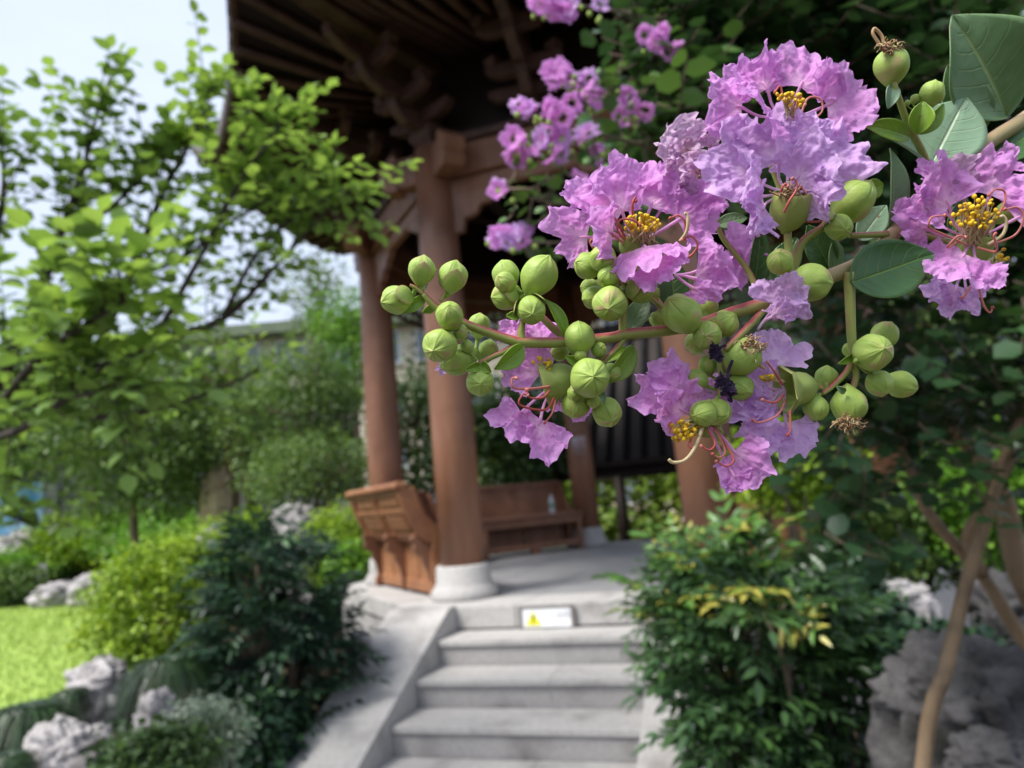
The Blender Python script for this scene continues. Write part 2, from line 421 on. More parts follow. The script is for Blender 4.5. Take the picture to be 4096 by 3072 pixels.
# ================================================================== PAVILION
pv = thing('garden_pavilion', 'eight sided red brown timber pavilion with upswept tiled roof', 'pavilion', (PC.x, PC.y, ZF))
HB0, HB1 = ZF + 3.24, ZF + 3.50                  # architrave
for k in range(8):
    c = pol(RC, A0 + 45 * k)
    b = MB(); prof = [(.165, ZF + .20), (.166, ZF + 1.2), (.160, ZF + 2.6), (.150, HB1 + .02)]
    b.lathe((c.x, c.y, 0), prof, 28); co = b.build('column', WOOD, pv, smo=True, o=c)
    b = MB(); prof = [(.235, ZF - .01), (.25, ZF + .02), (.25, ZF + .05), (.225, ZF + .085), (.205, ZF + .12), (.20, ZF + .225), (.19, ZF + .24)]
    b.lathe((c.x, c.y, 0), prof, 28); b.build('stone_base', STONEL, co, smo=True, o=c)
    b = MB(); b.lathe((c.x, c.y, 0), [(.12, HB1 + .02), (.13, HB1 + .06), (.19, HB1 + .13), (.19, HB1 + .19)], 4)
    b.build('capital_block', WOODM, co, o=c)
for k in range(8):
    a0 = A0 + 45 * k; c0, c1 = pol(RC, a0), pol(RC, a0 + 45)
    d = (c1 - c0).normalized(); nm = pol(1, a0 + 22.5) - PC
    zb = Vector((0, 0, (HB0 + HB1) / 2))
    b = MB(); b.beam(c0 - d * .36 + zb, c1 + d * .36 + zb, .13, HB1 - HB0); ob = b.build('architrave', WOOD, pv, bevel=.012)
    for s_, cc in ((-1, c0), (1, c1)):            # carved beam noses past the columns
        e = cc + d * s_ * .30
        prof = [(0, -.15), (.10, -.15), (.14, -.10), (.12, -.05), (.16, -.01), (.15, .06), (.10, .10), (.05, .15), (0, .15)]
        b = MB(); b.prism([e + d * s_ * u + nm * .085 + Vector((0, 0, zb.z + v)) for u, v in prof], -nm * .17)
        b.build('beam_nose', WOOD, ob)
    b = MB(); zl = Vector((0, 0, HB1 + .035)); b.beam(c0 + zl, c1 + zl, .2, .06); b.build('plate_beam', WOODM, pv)
    zl = Vector((0, 0, HB0 - .07)); b = MB(); b.beam(c0 + d * .1 + zl, c1 - d * .1 + zl, .07, .11); b.build('lower_beam', WOOD, pv, bevel=.008)
    for s_, cc in ((1, c0), (-1, c1)):            # spandrel brackets under the beam
        prof = [(.12, 0), (.62, 0), (.60, -.05), (.50, -.07), (.46, -.12), (.38, -.13), (.34, -.20), (.24, -.22), (.22, -.32), (.12, -.34)]
        b = MB(); b.prism([cc + d * s_ * u + nm * .03 + Vector((0, 0, HB0 - .125 + v)) for u, v in prof], -nm * .06)
        b.build('spandrel', WOOD, pv)
    if k in (3, 4, 5, 6):                          # lattice hanging under the far beams
        for i in range(12):
            f0 = .07 + .86 * i / 11; p = c0.lerp(c1, f0) + Vector((0, 0, 0))
            b = MB(); b.beam(p + Vector((0, 0, HB0 - .125)), p + Vector((0, 0, HB0 - .50)), .03, .03, d); b.build('lattice_bar', WOODM, pv)
        for zz in (.24, .37, .50):
            b = MB(); b.beam(c0 + d * .15 + Vector((0, 0, HB0 - zz)), c1 - d * .15 + Vector((0, 0, HB0 - zz)), .032, .034); b.build('lattice_rail', WOODM, pv)

# bracket sets: tusk shaped arms stepping outwards
def tusk(p, ov, l, h, w, z):
    prof = [(-.25, 0), (-.25, h), (l * .55, h), (l * .75, h * .75), (l * .93, h * .95), (l * 1.02, h * 1.25), (l * 1.0, h * .75), (l * .88, h * .25), (l * .7, -h * .12), (l * .4, -h * .05), (0, -h * .3)]
    sd = Vector((-ov.y, ov.x, 0))
    b = MB(); b.prism([p + ov * u + Vector((0, 0, z + v)) + sd * w / 2 for u, v in prof], -sd * w); return b
def crossarm(p, sd, l, h, w, z):
    prof = [(-l, h), (l, h), (l, h * .55), (l * .8, h * .15), (l * .55, 0), (-l * .55, 0), (-l * .8, h * .15), (-l, h * .55)]
    ov = Vector((-sd.y, sd.x, 0))
    b = MB(); b.prism([p + sd * u + Vector((0, 0, z + v)) + ov * w / 2 for u, v in prof], -ov * w); return b
ZB = HB1 + .16
def bracket(p, ang, sc_=1.0):
    ov = Vector((math.cos(R(ang)), math.sin(R(ang)), 0)); sd = Vector((-ov.y, ov.x, 0))
    b = MB(); b.lathe((p.x, p.y, 0), [(.10, ZB - .10), (.15, ZB - .03), (.15, ZB + .02)], 4)
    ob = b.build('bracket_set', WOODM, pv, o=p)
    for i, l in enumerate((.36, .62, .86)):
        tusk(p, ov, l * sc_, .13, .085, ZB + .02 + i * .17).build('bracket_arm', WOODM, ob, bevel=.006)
        if i < 2:
            crossarm(p + ov * (l - .10) * sc_, sd, .30 - .03 * i, .11, .08, ZB + .16 + i * .17).build('cross_arm', WOODM, ob, bevel=.006)
            for s_ in (-1, 0, 1):
                q_ = p + ov * (l - .10) * sc_ + sd * s_ * .24
                bb = MB(); bb.lathe((q_.x, q_.y, 0), [(.05, ZB + .27 + i * .17), (.075, ZB + .31 + i * .17), (.075, ZB + .335 + i * .17)], 4); bb.build('bearing_block', WOODM, ob)
        else:
            crossarm(p + ov * .1, sd, .34, .11, .08, ZB + .05).build('cross_arm', WOODM, ob)
for k in range(8):
    bracket(pol(RC, A0 + 45 * k), A0 + 45 * k, 1.15)
    bracket(pol(RC, A0 + 45 * k).lerp(pol(RC, A0 + 45 * (k + 1)), .5), A0 + 45 * k + 22.5)

# roof: eave curve, rafters, boards, tiles
RT, ZT, RM, ZM = 4.12, ZF + 4.48, 3.62, ZF + 4.04
apx = 3.62                                        # apothem of the eave at mid side
def eave(k, f):
    """f 0..1 along side k, from corner k to corner k+1"""
    a, b = pol(RT, A0 + 45 * k), pol(RT, A0 + 45 * (k + 1))
    p = a.lerp(b, f); s_ = abs(2 * f - 1) ** 2.6
    nm = pol(1, A0 + 45 * k + 22.5) - PC
    ap_now = (p - PC).dot(nm)
    p = p + nm * ((apx - ap_now) * (1 - s_))
    p.z = ZM + (ZT - ZM) * s_
    return p
ZI = ZF + 4.34                                    # height of the roof boards at the inner purlin
def inner(k, f, r=2.0, z=None):
    p = pol(r / math.cos(R(22.5)), A0 + 45 * k).lerp(pol(r / math.cos(R(22.5)), A0 + 45 * (k + 1)), f); p.z = ZI if z is None else z; return p
NR = 15
for k in range(8):
    b = MB(); n2 = 20
    vs = [eave(k, i / n2) + Vector((0, 0, .05)) for i in range(n2 + 1)] + [inner(k, i / n2) + Vector((0, 0, .05)) for i in range(n2 + 1)]
    tops = [v + Vector((0, 0, .05)) for v in vs]
    q = n2 + 1
    fs = [(i, i + 1, q + i + 1, q + i) for i in range(n2)] + [(2 * q + i, 3 * q + i, 3 * q + i + 1, 2 * q + i + 1) for i in range(n2)] + [(i, 2 * q + i, 2 * q + i + 1, i + 1) for i in range(n2)]
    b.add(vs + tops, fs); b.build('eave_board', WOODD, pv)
    for i in range(NR):
        f = (i + .5) / NR; fi = .5 + (f - .5) * .82
        p = eave(k, f); qv = inner(k, fi); mid = p.lerp(qv, .45) - Vector((0, 0, .03))
        b = MB(); b.tube([p + Vector((0, 0, .012)), mid, qv], [.033, .036, .036], 8); b.build('rafter', WOODM, pv, smo=True)
        fly = MB(); e = p - qv; e.z *= .5; e.normalize()
    b = MB(); b.tube([eave(k, i / 24) + Vector((0, 0, .05)) for i in range(25)], .035, 6); b.build('fascia', WOODM, pv, smo=True)
    # hip rafter
    t_ = eave(k, 0); h0 = inner(k, 0, 1.9); b = MB(); b.beam(t_ + (h0 - t_) * .02 - Vector((0, 0, .03)), h0 - Vector((0, 0, .05)), .13, .17); b.build('hip_rafter', WOODM, pv, bevel=.01)
    # eave tiles
    for i in range(26):
        f = (i + .5) / 26; p = eave(k, f) + Vector((0, 0, .135)); nm = (pol(1, A0 + 45 * k + 22.5) - PC)
        along = (eave(k, min(f + .02, 1)) - eave(k, max(f - .02, 0))).normalized()
        b = MB(); outw = along.cross(Vector((0, 0, 1))).normalized()
        if outw.dot(nm) < 0: outw = -outw
        pr = [(math.cos(R(q_)) * .045, math.sin(R(q_)) * .045) for q_ in range(0, 360, 45)]
        b.prism([p + along * u + Vector((0, 0, v)) + outw * .05 for u, v in pr], -outw * .16)
        b.build('eave_tile', TILEE, pv)
        p2 = eave(k, i / 26) + Vector((0, 0, .10)); b = MB()
        b.prism([p2 + along * u + Vector((0, 0, v)) + outw * .045 for u, v in ((-.06, .03), (-.05, -.02), (0, -.065), (.05, -.02), (.06, .03))], -outw * .02)
        b.build('drip_tile', TILEE, pv)
    # upper roof: curved surface with tile rows
    b = MB(); rows = 10; vs = []
    def rsurf(f, t):
        p = eave(k, f) + Vector((0, 0, .14)); ap = Vector((PC.x, PC.y, ZF + 7.4)); o_ = p.lerp(ap, t); o_.z = p.z + (ap.z - p.z) * (t ** 1.5); return o_
    for r_ in range(rows + 1):
        for i in range(n2 + 1): vs.append(rsurf(i / n2, r_ / rows * .97))
    fs = [(r_ * q + i, r_ * q + i + 1, (r_ + 1) * q + i + 1, (r_ + 1) * q + i) for r_ in range(rows) for i in range(n2)]
    b.add(vs, fs); b.build('roof_slope', TILE, pv, smo=True)
    for i in range(13):
        f = (i + .5) / 13; b = MB(); b.tube([rsurf(f, t / 8 * (1 - abs(f - .5) * .6)) + Vector((0, 0, .03)) for t in range(9)], .055, 6); b.build('tile_row', TILE, pv, smo=True)
    b = MB(); b.tube([rsurf(0, t / 8 * .97) + Vector((0, 0, .08)) for t in range(9)], .10, 6); b.build('hip_ridge', TILE, pv, smo=True)
b = MB(); b.lathe((PC.x, PC.y, ZF + 7.1), [(.25, 0), (.32, .15), (.15, .3), (.3, .5), (.33, .7), (.1, 1.0), (.02, 1.2)], 16); b.build('finial', TILE, pv, smo=True)
# ceiling inside, deep and dark
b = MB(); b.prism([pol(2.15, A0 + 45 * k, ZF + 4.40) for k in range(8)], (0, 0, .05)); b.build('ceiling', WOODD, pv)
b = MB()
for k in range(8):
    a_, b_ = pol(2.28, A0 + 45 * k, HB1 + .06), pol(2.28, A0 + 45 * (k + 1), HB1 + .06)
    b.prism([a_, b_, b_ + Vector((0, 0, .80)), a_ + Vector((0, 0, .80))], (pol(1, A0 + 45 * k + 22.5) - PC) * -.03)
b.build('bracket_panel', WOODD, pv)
for i in range(-2, 3):
    c = PC + tv * i * .8; hl = 1.9 if abs(i) < 2 else 1.2
    b = MB(); b.beam(c - sv * hl + Vector((0, 0, HB1 + .10)), c + sv * hl + Vector((0, 0, HB1 + .10)), .12, .18)
    if i in (-1, 1): b.build('tie_beam', WOODD, pv)

# ------------------------------------------------------------------ lean-back benches
def bench(k, label, mat, inward=False):
    """seat between column k and k+1 with a curved back leaning outwards"""
    c0, c1 = pol(RC, A0 + 45 * k), pol(RC, A0 + 45 * (k + 1)); d = (c1 - c0).normalized(); nm = pol(1, A0 + 45 * k + 22.5) - PC
    ln = (c1 - c0).length; t0, t1 = .19, ln - .19
    root = thing('lean_back_bench', label, 'bench', c0.lerp(c1, .5) + Vector((0, 0, ZF)), 'curved back benches between the pavilion columns')
    P = lambda t, o, z: c0 + d * t + nm * o + Vector((0, 0, ZF + z))
    def part(name, pts, tA, tB, parent=root, bv=.006, mat_=None):
        b = MB(); b.prism([P(tA, o, z) for o, z in pts], d * (tB - tA)); return b.build(name, mat_ or mat, parent, bevel=bv)
    # seat planks
    for i in range(3):
        o0 = -.24 + i * .125
        part('seat_plank', [(o0 + .002, .43), (o0 + .123, .43), (o0 + .123, .465), (o0 + .002, .465)], t0, t1)
    part('front_apron', [(-.20, .34), (-.165, .34), (-.165, .43), (-.20, .43)], t0, t1)
    part('foot_rail', [(-.20, .06), (-.16, .06), (-.16, .13), (-.20, .13)], t0, t1)
    part('foot_block', [(-.21, 0), (-.15, 0), (-.15, .06), (-.21, .06)], (t0 + t1) / 2 - .06, (t0 + t1) / 2 + .06)
    for tt in (t0 + .03, t1 - .07):
        part('leg', [(-.215, 0), (-.15, 0), (-.15, .43), (-.215, .43)], tt, tt + .05)
        part('leg', [(.04, 0), (.10, 0), (.10, .43), (.04, .43)], tt, tt + .05)
    # outer skirt panels
    n = 2
    cv = lambda z: .125 + .25 * max(0.0, (z - .42) / .43) ** .5          # outward lean of the back
    for i in range(n):
        a_ = t0 + .02 + (t1 - t0 - .04) * i / n; b_ = t0 + .02 + (t1 - t0 - .04) * (i + 1) / n
        part('skirt_panel', [(.125, .05), (.15, .05), (.15, .42), (.125, .42)], a_ + .02, b_ - .02)
        part('skirt_foot', [(.15, .03), (.165, .03), (.168, .11), (.15, .12)], a_ + .04, b_ - .04)
        part('skirt_mullion', [(.15, .12), (.16, .12), (.16, .36), (.15, .36)], (a_ + b_) / 2 - .02, (a_ + b_) / 2 + .02)
        # upper back: frame, two fields
        for z0, z1 in ((.50, .66), (.69, .80)):
            q_ = part('back_panel', [(cv(z0), z0), (cv(z1), z1), (cv(z1) + .022, z1 - .01), (cv(z0) + .022, z0 - .01)], a_ + .03, b_ - .03)
            iz0, iz1 = z0 + .03, z1 - .025
            part('panel_field', [(cv(iz0) + .023, iz0 - .01), (cv(iz1) + .023, iz1 - .01), (cv(iz1) + .034, iz1 - .016), (cv(iz0) + .034, iz0 - .016)], a_ + .10, b_ - .10, q_)
    for z0, z1 in ((.44, .50), (.655, .695), (.795, .84)):
        part('back_rail', [(cv(z0) - .004, z0), (cv(z1) - .004, z1), (cv(z1) + .036, z1 - .018), (cv(z0) + .036, z0 - .018)], t0 + .02, t1 - .02)
    for i in range(n + 1):
        tt = t0 + (t1 - t0 - .04) * i / n
        zz = [.42, .5, .58, .66, .74, .82]
        part('back_stile', [(cv(z) - .012, z) for z in zz] + [(cv(z) + .045, z - .02) for z in zz[::-1]], tt, tt + .04)
        # scrolled bracket carrying the back from below
        sp = [(.15, .02), (.20, .03), (.185, .10), (.205, .2), (.24, .27), (.235, .31), (.28, .33), (.31, .37), (.30, .41), (.33, .45), (.30, .48), (.22, .48), (.15, .44)]
        part('scroll_bracket', sp, tt - .002, tt + .042, mat_=WOOD)  # darker wood than the bench paints in the brackets' shaded sides
    part('top_rail', [(cv(.85) - .03, .835), (cv(.85) + .065, .825), (cv(.85) + .075, .86), (cv(.85) + .05, .885), (cv(.85) - .03, .88)], t0 - .05, t1 + .05, bv=.012)
    for tt in (t0 - .035, t1 + .0):                # end boards with the sweeping profile
        zz = [.46, .50, .56, .62, .68, .74, .80, .835]
        o_ = [(cv(z) + .05, z - .015) for z in zz]
        inn = [(-.03 if z < .47 else cv(z) - .085 - .06 * max(0, (.62 - z) / .16), z + .01) for z in zz]
        part('end_board', [(.06, 0), (.20, 0), (.21, .06), (.18, .12), (.185, .25), (.17, .40)] + o_ + inn[::-1] + [(-.03, .40), (.06, .33)], tt, tt + .035)
    return root
bench(-1, 'carved brown bench whose panelled back faces the garden beside the stair', WOODL)
bench(-2, 'dark bench on the garden side behind the left columns', WOOD)
bench(-3, 'dark red brown plank bench at the far side with a bottle on it', WOOD)
bench(1, 'brown railed bench half hidden by leaves next to the right front column', WOODL)
bench(2, 'brown bench at the shrub side deep under the roof', WOOD)

# bottle left on the far bench
c0, c1 = pol(RC, A0 - 135), pol(RC, A0 - 90); d = (c1 - c0).normalized(); nm = pol(1, A0 - 112.5) - PC
bp = c0 + d * .52 - nm * .02 + Vector((0, 0, ZF + .465))
bt = thing('water_bottle', 'clear plastic water bottle with green label standing on the far bench', 'bottle', bp)
GL = pmat('clear_plastic', (.55, .6, .62), (.7, .74, .76), 30, .12, spec=.6)
GLG = pmat('green_label', (.10, .26, .20), (.2, .4, .3), 30, .4)
b = MB(); b.lathe(bp, [(.03, 0), (.034, .01), (.034, .05), (.031, .06), (.034, .07), (.034, .15), (.028, .18), (.014, .205), (.013, .215)], 16); b.build('body', GL, bt, smo=True)
b = MB(); b.lathe(bp, [(.0345, .075), (.0352, .078), (.0352, .128), (.0345, .131)], 16); b.build('label_band', GLG, bt, smo=True)
b = MB(); b.lathe(bp, [(.016, .212), (.0165, .214), (.0165, .232), (.014, .235)], 12); b.build('cap', WH, bt, smo=True)

# paper notice on the far column
cD = pol(RC, A0 - 135); tw = (CAM - cD); tw.z = 0; tw.normalize(); ang0 = math.degrees(math.atan2(tw.y, tw.x)) + 8
PAP = pmat('notice_paper', (.50, .47, .52), (.58, .55, .6), 8, .6); REDP = pmat('notice_red', (.45, .03, .04), (.5, .05, .05), 8, .6); TXT = pmat('notice_text', (.25, .23, .26), (.3, .28, .3), 8, .6)
def cyl(r, a, b_, z0, z1, mat, name, parent):
    mb = MB(); n = 8; vs = []
    for rr in (r, r + .002):
        for i in range(n + 1):
            q_ = R(a + (b_ - a) * i / n)
            for z in (z0, z1): vs.append((cD.x + rr * math.cos(q_), cD.y + rr * math.sin(q_), z))
    h = 2 * (n + 1); fs = []
    for i in range(n): fs += [(2 * i, 2 * i + 1, 2 * i + 3, 2 * i + 2), (h + 2 * i, h + 2 * i + 2, h + 2 * i + 3, h + 2 * i + 1)]
    mb.add(vs, fs); return mb.build(name, mat, parent, o=cD)
zN = onz(1297, 955, 0).z
dN = (cD - CAM).length; pz = D(1297, 958, (cD - CAM).dot(fwd)).z
nt_ = thing('paper_notice', 'faded white paper notice with a red mark stuck on the inner column', 'notice', (cD.x, cD.y, pz))
cyl(.163, ang0 - 45, ang0 + 25, pz - .13, pz + .13, PAP, 'sheet', nt_)
cyl(.166, ang0 - 8, ang0 + 14, pz + .035, pz + .06, REDP, 'red_mark', nt_)
for i in range(5): cyl(.166, ang0 - 32, ang0 + 14 - (i % 2) * 12, pz - .10 + i * .024, pz - .092 + i * .024, TXT, 'text_line', nt_)
# ================================================================== FOLIAGE TOOLS
def nrmz(a): return a / np.maximum(np.linalg.norm(a, axis=1, keepdims=True), 1e-9)
LT = {  # leaf outlines: (across, along, lift)
    'oval': np.array([(0, 0, 0), (-.34, .28, .06), (-.36, .62, .05), (0, .5, -.04), (.34, .28, .06), (.36, .62, .05), (0, 1, -.12)]),
    'round': np.array([(0, 0, 0), (-.42, .25, .05), (-.44, .66, .05), (0, .5, -.03), (.42, .25, .05), (.44, .66, .05), (0, 1, -.06)]),
    'lance': np.array([(0, 0, 0), (-.17, .25, .04), (-.15, .6, .02), (0, .5, -.03), (.17, .25, .04), (.15, .6, .02), (0, 1, -.14)]),
}
LF = np.array([(0, 3, 1), (1, 3, 2), (2, 3, 6), (0, 4, 3), (4, 5, 3), (5, 6, 3)])
def leaf_arrays(pos, dirs, nrm, size, shape='oval'):
    t = LT[shape]; y = nrmz(dirs); z = nrm - y * (nrm * y).sum(1, keepdims=True); z = nrmz(z); x = np.cross(y, z)
    v = pos[:, None, :] + size[:, None, None] * (t[None, :, 0:1] * x[:, None, :] + t[None, :, 1:2] * y[:, None, :] + t[None, :, 2:3] * z[:, None, :])
    n = len(pos)
    f = LF[None] + (np.arange(n) * 7)[:, None, None]
    return v.reshape(-1, 3), f.reshape(-1, 3)
def fast_mesh(name, v, f, tint, mat, o):
    me = bpy.data.meshes.new(name)
    me.vertices.add(len(v)); me.vertices.foreach_set('co', (v - np.array(o)).astype(np.float32).ravel())
    me.loops.add(len(f) * 3); me.loops.foreach_set('vertex_index', f.astype(np.int32).ravel())
    me.polygons.add(len(f)); me.polygons.foreach_set('loop_start', np.arange(len(f), dtype=np.int32) * 3)
    a = me.attributes.new('tint', 'FLOAT', 'POINT'); a.data.foreach_set('value', tint.astype(np.float32))
    me.materials.append(mat); me.update(calc_edges=True); me.validate()
    return me
def leaves(name, pos, dirs, nrm, size, tint, mat, parent, shape='oval', kind='stuff'):
    v, f = leaf_arrays(pos, dirs, nrm, size, shape)
    o = MW[parent.as_pointer()].translation
    ob = link(name, fast_mesh(name, v, f, np.repeat(tint, 7), mat, o), T(o), parent)
    if kind: ob['kind'] = kind
    return ob
LEAFM = {}
def leaf_obj(parent, p, d, n_, s, tint, mat, shape):
    """one leaf as a part of its own; alike leaves share a mesh"""
    key = (mat.name, shape, int(tint * 5.99))
    if key not in LEAFM:
        v, f = leaf_arrays(np.zeros((1, 3)), np.array([[0, 1., 0]]), np.array([[0, 0, 1.]]), np.ones(1), shape)
        LEAFM[key] = fast_mesh('leaf', v, f, np.full(7, (int(tint * 5.99) + .5) / 6), mat, (0, 0, 0))
    y = Vector(d).normalized(); z = Vector(n_); z = (z - y * z.dot(y)).normalized(); x = y.cross(z)
    M = Matrix((x, y, z)).transposed().to_4x4() @ Matrix.Scale(s, 4); M.translation = Vector(p)
    return link('leaf', LEAFM[key], M, parent)
def rand_dirs(n):
    return nrmz(rng.normal(size=(n, 3)))
def clump_leaves(centers, rad, per, size, droop=.3, tj=.5, tint0=None, flat=1.0):
    """leaves spread through many small clumps"""
    P, Dd, Nn, Sz, Ti = [], [], [], [], []
    for i, c in enumerate(centers):
        n = int(per * rng.uniform(.7, 1.3)); r = rad[i] if hasattr(rad, '__len__') else rad
        u = rand_dirs(n); rr = r * rng.uniform(.25, 1, n) ** .6
        off = u * rr[:, None]; off[:, 2] *= flat
        P.append(np.array(c) + off)
        d = nrmz(u * .8 + rand_dirs(n) * .8 + np.array([0, 0, -droop])); Dd.append(d)
        Nn.append(nrmz(rand_dirs(n) * .7 + np.array([0, 0, 1.0])))
        Sz.append(size * rng.uniform(.65, 1.25, n))
        base = (tint0[i] if tint0 is not None else rng.uniform(.2, .8))
        Ti.append(np.clip(base + rng.normal(0, tj * .4, n), 0, 1))
    return np.concatenate(P), np.concatenate(Dd), np.concatenate(Nn), np.concatenate(Sz), np.concatenate(Ti)
def shell_points(c, r, n, lo=.35):
    u = rand_dirs(n); q = rng.uniform(lo, 1, n) ** .5
    # uneven outline
    wob = np.array([1 + .42 * noise.noise(Vector(a) * 1.7 + Vector(c) * 3) for a in u])
    return np.array(c) + u * (q * wob)[:, None] * np.array(r)
def tree(name, label, base, crowns, mat, bark, leaf=.08, nclump=60, per=70, crad=.45, trunk=.12, group=None, cat='tree', shape='oval', lean=(0, 0), lo=.35, fork=.35):
    base = Vector(base); root = thing(name, label, cat, base, group)
    cs = []
    tot = sum(r[0] * r[1] * r[2] for c, r in crowns)
    for c, r in crowns: cs.append(shell_points(c, r, max(4, int(nclump * r[0] * r[1] * r[2] / tot)), lo))
    cs = np.concatenate(cs)
    top = Vector(np.mean([np.array(c) for c, r in crowns], axis=0))
    b = MB(); mid = base.lerp(top, .5) + Vector((random.uniform(-.15, .15) + lean[0], lean[1], 0))
    tp = [base - Vector((0, 0, .1)), base.lerp(mid, .5), mid, top]
    b.tube(tp, [trunk, trunk * .8, trunk * .62, trunk * .2], 8, sm=3)
    b.build('trunk', bark, root, smo=True)
    b = MB(); sp, _ = smooth(tp, [1] * 4, 6)
    for c in cs[::max(1, len(cs) // 26)]:
        c = Vector(c); cand = [p for p in sp[4:] if p.z < c.z + .2] or [sp[6]]
        s_ = min(cand, key=lambda p: (p - c).length + random.uniform(0, .5)); mm = s_.lerp(c, .5) + Vector((0, 0, .12 * (c - s_).length * .5))
        b.tube([s_, mm, c], [trunk * .28, trunk * .16, trunk * .05], 5, sm=3)
    b.build('limb', bark, root, smo=True)
    a = clump_leaves(cs, crad, per, leaf)
    leaves('crown', *a, mat, root, shape)
    return root
def shrub(name, label, c, r, mat, leaf, nclump, per, crad, group=None, shape='oval', bark=BARKD, tj=.5, cat='shrub', lo=.45):
    c = Vector(c); base = Vector((c.x, c.y, 0)); root = thing(name, label, cat, base, group)
    cs = shell_points(c, r, nclump, lo)
    b = MB()
    for k in cs[::max(1, len(cs) // 14)]:
        k = Vector(k); b.tube([base + Vector((random.uniform(-.1, .1) * r[0], random.uniform(-.1, .1) * r[1], -.05)), base.lerp(k, .5) + Vector((0, 0, .05)), k], [.012, .009, .004], 5, sm=2)
    b.build('stems', bark, root, smo=True)
    rr_ = crad * rng.uniform(.55, 1.5, len(cs))
    leaves('foliage', *clump_leaves(cs, rr_, per, leaf, tj=tj), mat, root, shape)
    return root

# ================================================================== FAR BUILDINGS
CRE = pmat('cream_render', (.62, .55, .42), (.72, .64, .50), .8, .8, c3=(.55, .48, .36), s3=.3)
WGL = pmat('window_glass', (.10, .13, .16), (.22, .26, .3), .4, .1, spec=.7)
WFR = pmat('window_frame_white', (.7, .7, .7), (.78, .78, .78), 3, .5)
ROOFG = pmat('flat_roof_edge', (.12, .16, .10), (.18, .22, .14), 1, .8)
bl = thing('apartment_block', 'cream four storey apartment block with white framed windows beyond the trees', 'building', (-5, 38, 0))
b = MB(); b.frame(Vector((-4, 41, 5.6)), Vector((14, 0, 0)), Vector((0, 4, 0)), Vector((0, 0, 5.7))); b.build('wall', CRE, bl)
b = MB(); b.frame(Vector((-4, 40.6, 11.5)), Vector((14.6, 0, 0)), Vector((0, 4.8, 0)), Vector((0, 0, .28))); b.build('roof', ROOFG, bl)
for fl in range(4):
    for i in range(11):
        c = Vector((-16.6 + i * 2.5, 36.98, 1.7 + fl * 2.8))
        b = MB(); b.frame(c, Vector((.78, 0, 0)), Vector((0, .03, 0)), Vector((0, 0, .80))); f_ = b.build('window', WGL, bl)
        b = MB()
        for dx in (-.8, 0, .8): b.frame(c + Vector((dx, -.05, 0)), Vector((.05, 0, 0)), Vector((0, .04, 0)), Vector((0, 0, .85)))
        for dz in (-.85, .85): b.frame(c + Vector((0, -.05, dz)), Vector((.85, 0, 0)), Vector((0, .05, 0)), Vector((0, 0, .05)))
        b.build('frame', WFR, f_)
bl2 = thing('far_house', 'pale rendered house with white windows seen past the right columns', 'building', (9, 30, 0))
b = MB(); b.frame(Vector((13, 33, 4.2)), Vector((6, 0, 0)), Vector((0, 3, 0)), Vector((0, 0, 4.3))); b.build('wall', CRE, bl2)
b = MB(); b.prism([Vector((6.4, 29.6, 8.4)), Vector((19.6, 29.6, 8.4)), Vector((19.6, 33, 10.4)), Vector((6.4, 33, 10.4))], (0, 0, .2)); b.build('roof', TILE, bl2)
for fl in range(3):
    for i in range(5):
        c = Vector((8.2 + i * 2.3, 29.98, 1.6 + fl * 2.7))
        b = MB(); b.frame(c, Vector((.7, 0, 0)), Vector((0, .03, 0)), Vector((0, 0, .75))); f_ = b.build('window', WGL, bl2)
        b = MB()
        for dx in (-.72, 0, .72): b.frame(c + Vector((dx, -.05, 0)), Vector((.05, 0, 0)), Vector((0, .04, 0)), Vector((0, 0, .78)))
        b.build('frame', WFR, f_)

def corridor(label, a, b_, eave, ridge, depth, npost, floor=0.0, mat_w=None):
    """roofed walk from a to b"""
    a = Vector(a); b_ = Vector(b_); d = (b_ - a).normalized(); nm = Vector((-d.y, d.x, 0)); root = thing('covered_walk', label, 'corridor', a.lerp(b_, .5))
    Z = lambda z: Vector((0, 0, z))
    for s_ in (-1, 1):
        o = nm * s_ * depth / 2
        m_ = MB(); m_.prism([a + o * 1.3 + Z(eave - .08), a + Z(ridge - .1), a + Z(ridge), a + o * 1.3 + Z(eave)], b_ - a); rf = m_.build('roof_slope', WOODD, root)  # near-black colour stands in for the shaded underside of the roof
        n = int((b_ - a).length / .28)
        for i in range(n):
            p = a + d * (i + .5) * .28
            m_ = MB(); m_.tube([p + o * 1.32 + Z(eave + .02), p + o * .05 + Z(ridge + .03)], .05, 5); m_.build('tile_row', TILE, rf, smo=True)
        m_ = MB(); m_.beam(a + o + Z(eave - .15), b_ + o + Z(eave - .15), .1, .16); m_.build('beam', WOODD, root)
        for i in range(npost):
            p = a.lerp(b_, (i + .5) / npost) + o
            m_ = MB(); m_.lathe((p.x, p.y, 0), [(.11, floor), (.11, eave - .1)], 12); m_.build('post', WOODD, root, smo=True)
        m_ = MB(); m_.beam(a + o + Z(floor + .45), b_ + o + Z(floor + .45), .12, .07)
        if s_ > 0 and mat_w: m_.build('rail', WOOD, root)
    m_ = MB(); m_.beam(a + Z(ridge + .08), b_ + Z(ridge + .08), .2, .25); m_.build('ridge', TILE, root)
    if mat_w:
        m_ = MB(); m_.beam(a - nm * depth * .45 + Z(floor + 1.4), b_ - nm * depth * .45 + Z(floor + 1.4), .1, 3.0); m_.build('back_wall', mat_w, root)
    return root
corridor('low tiled covered walk with shade-black roof behind the pavilion', (.75, 13.2, 0), (8.5, 10.6, 0), 2.0, 4.3, 2.6, 5)
WALLW = pmat('white_wash', (.30, .29, .28), (.38, .37, .36), 1, .8)
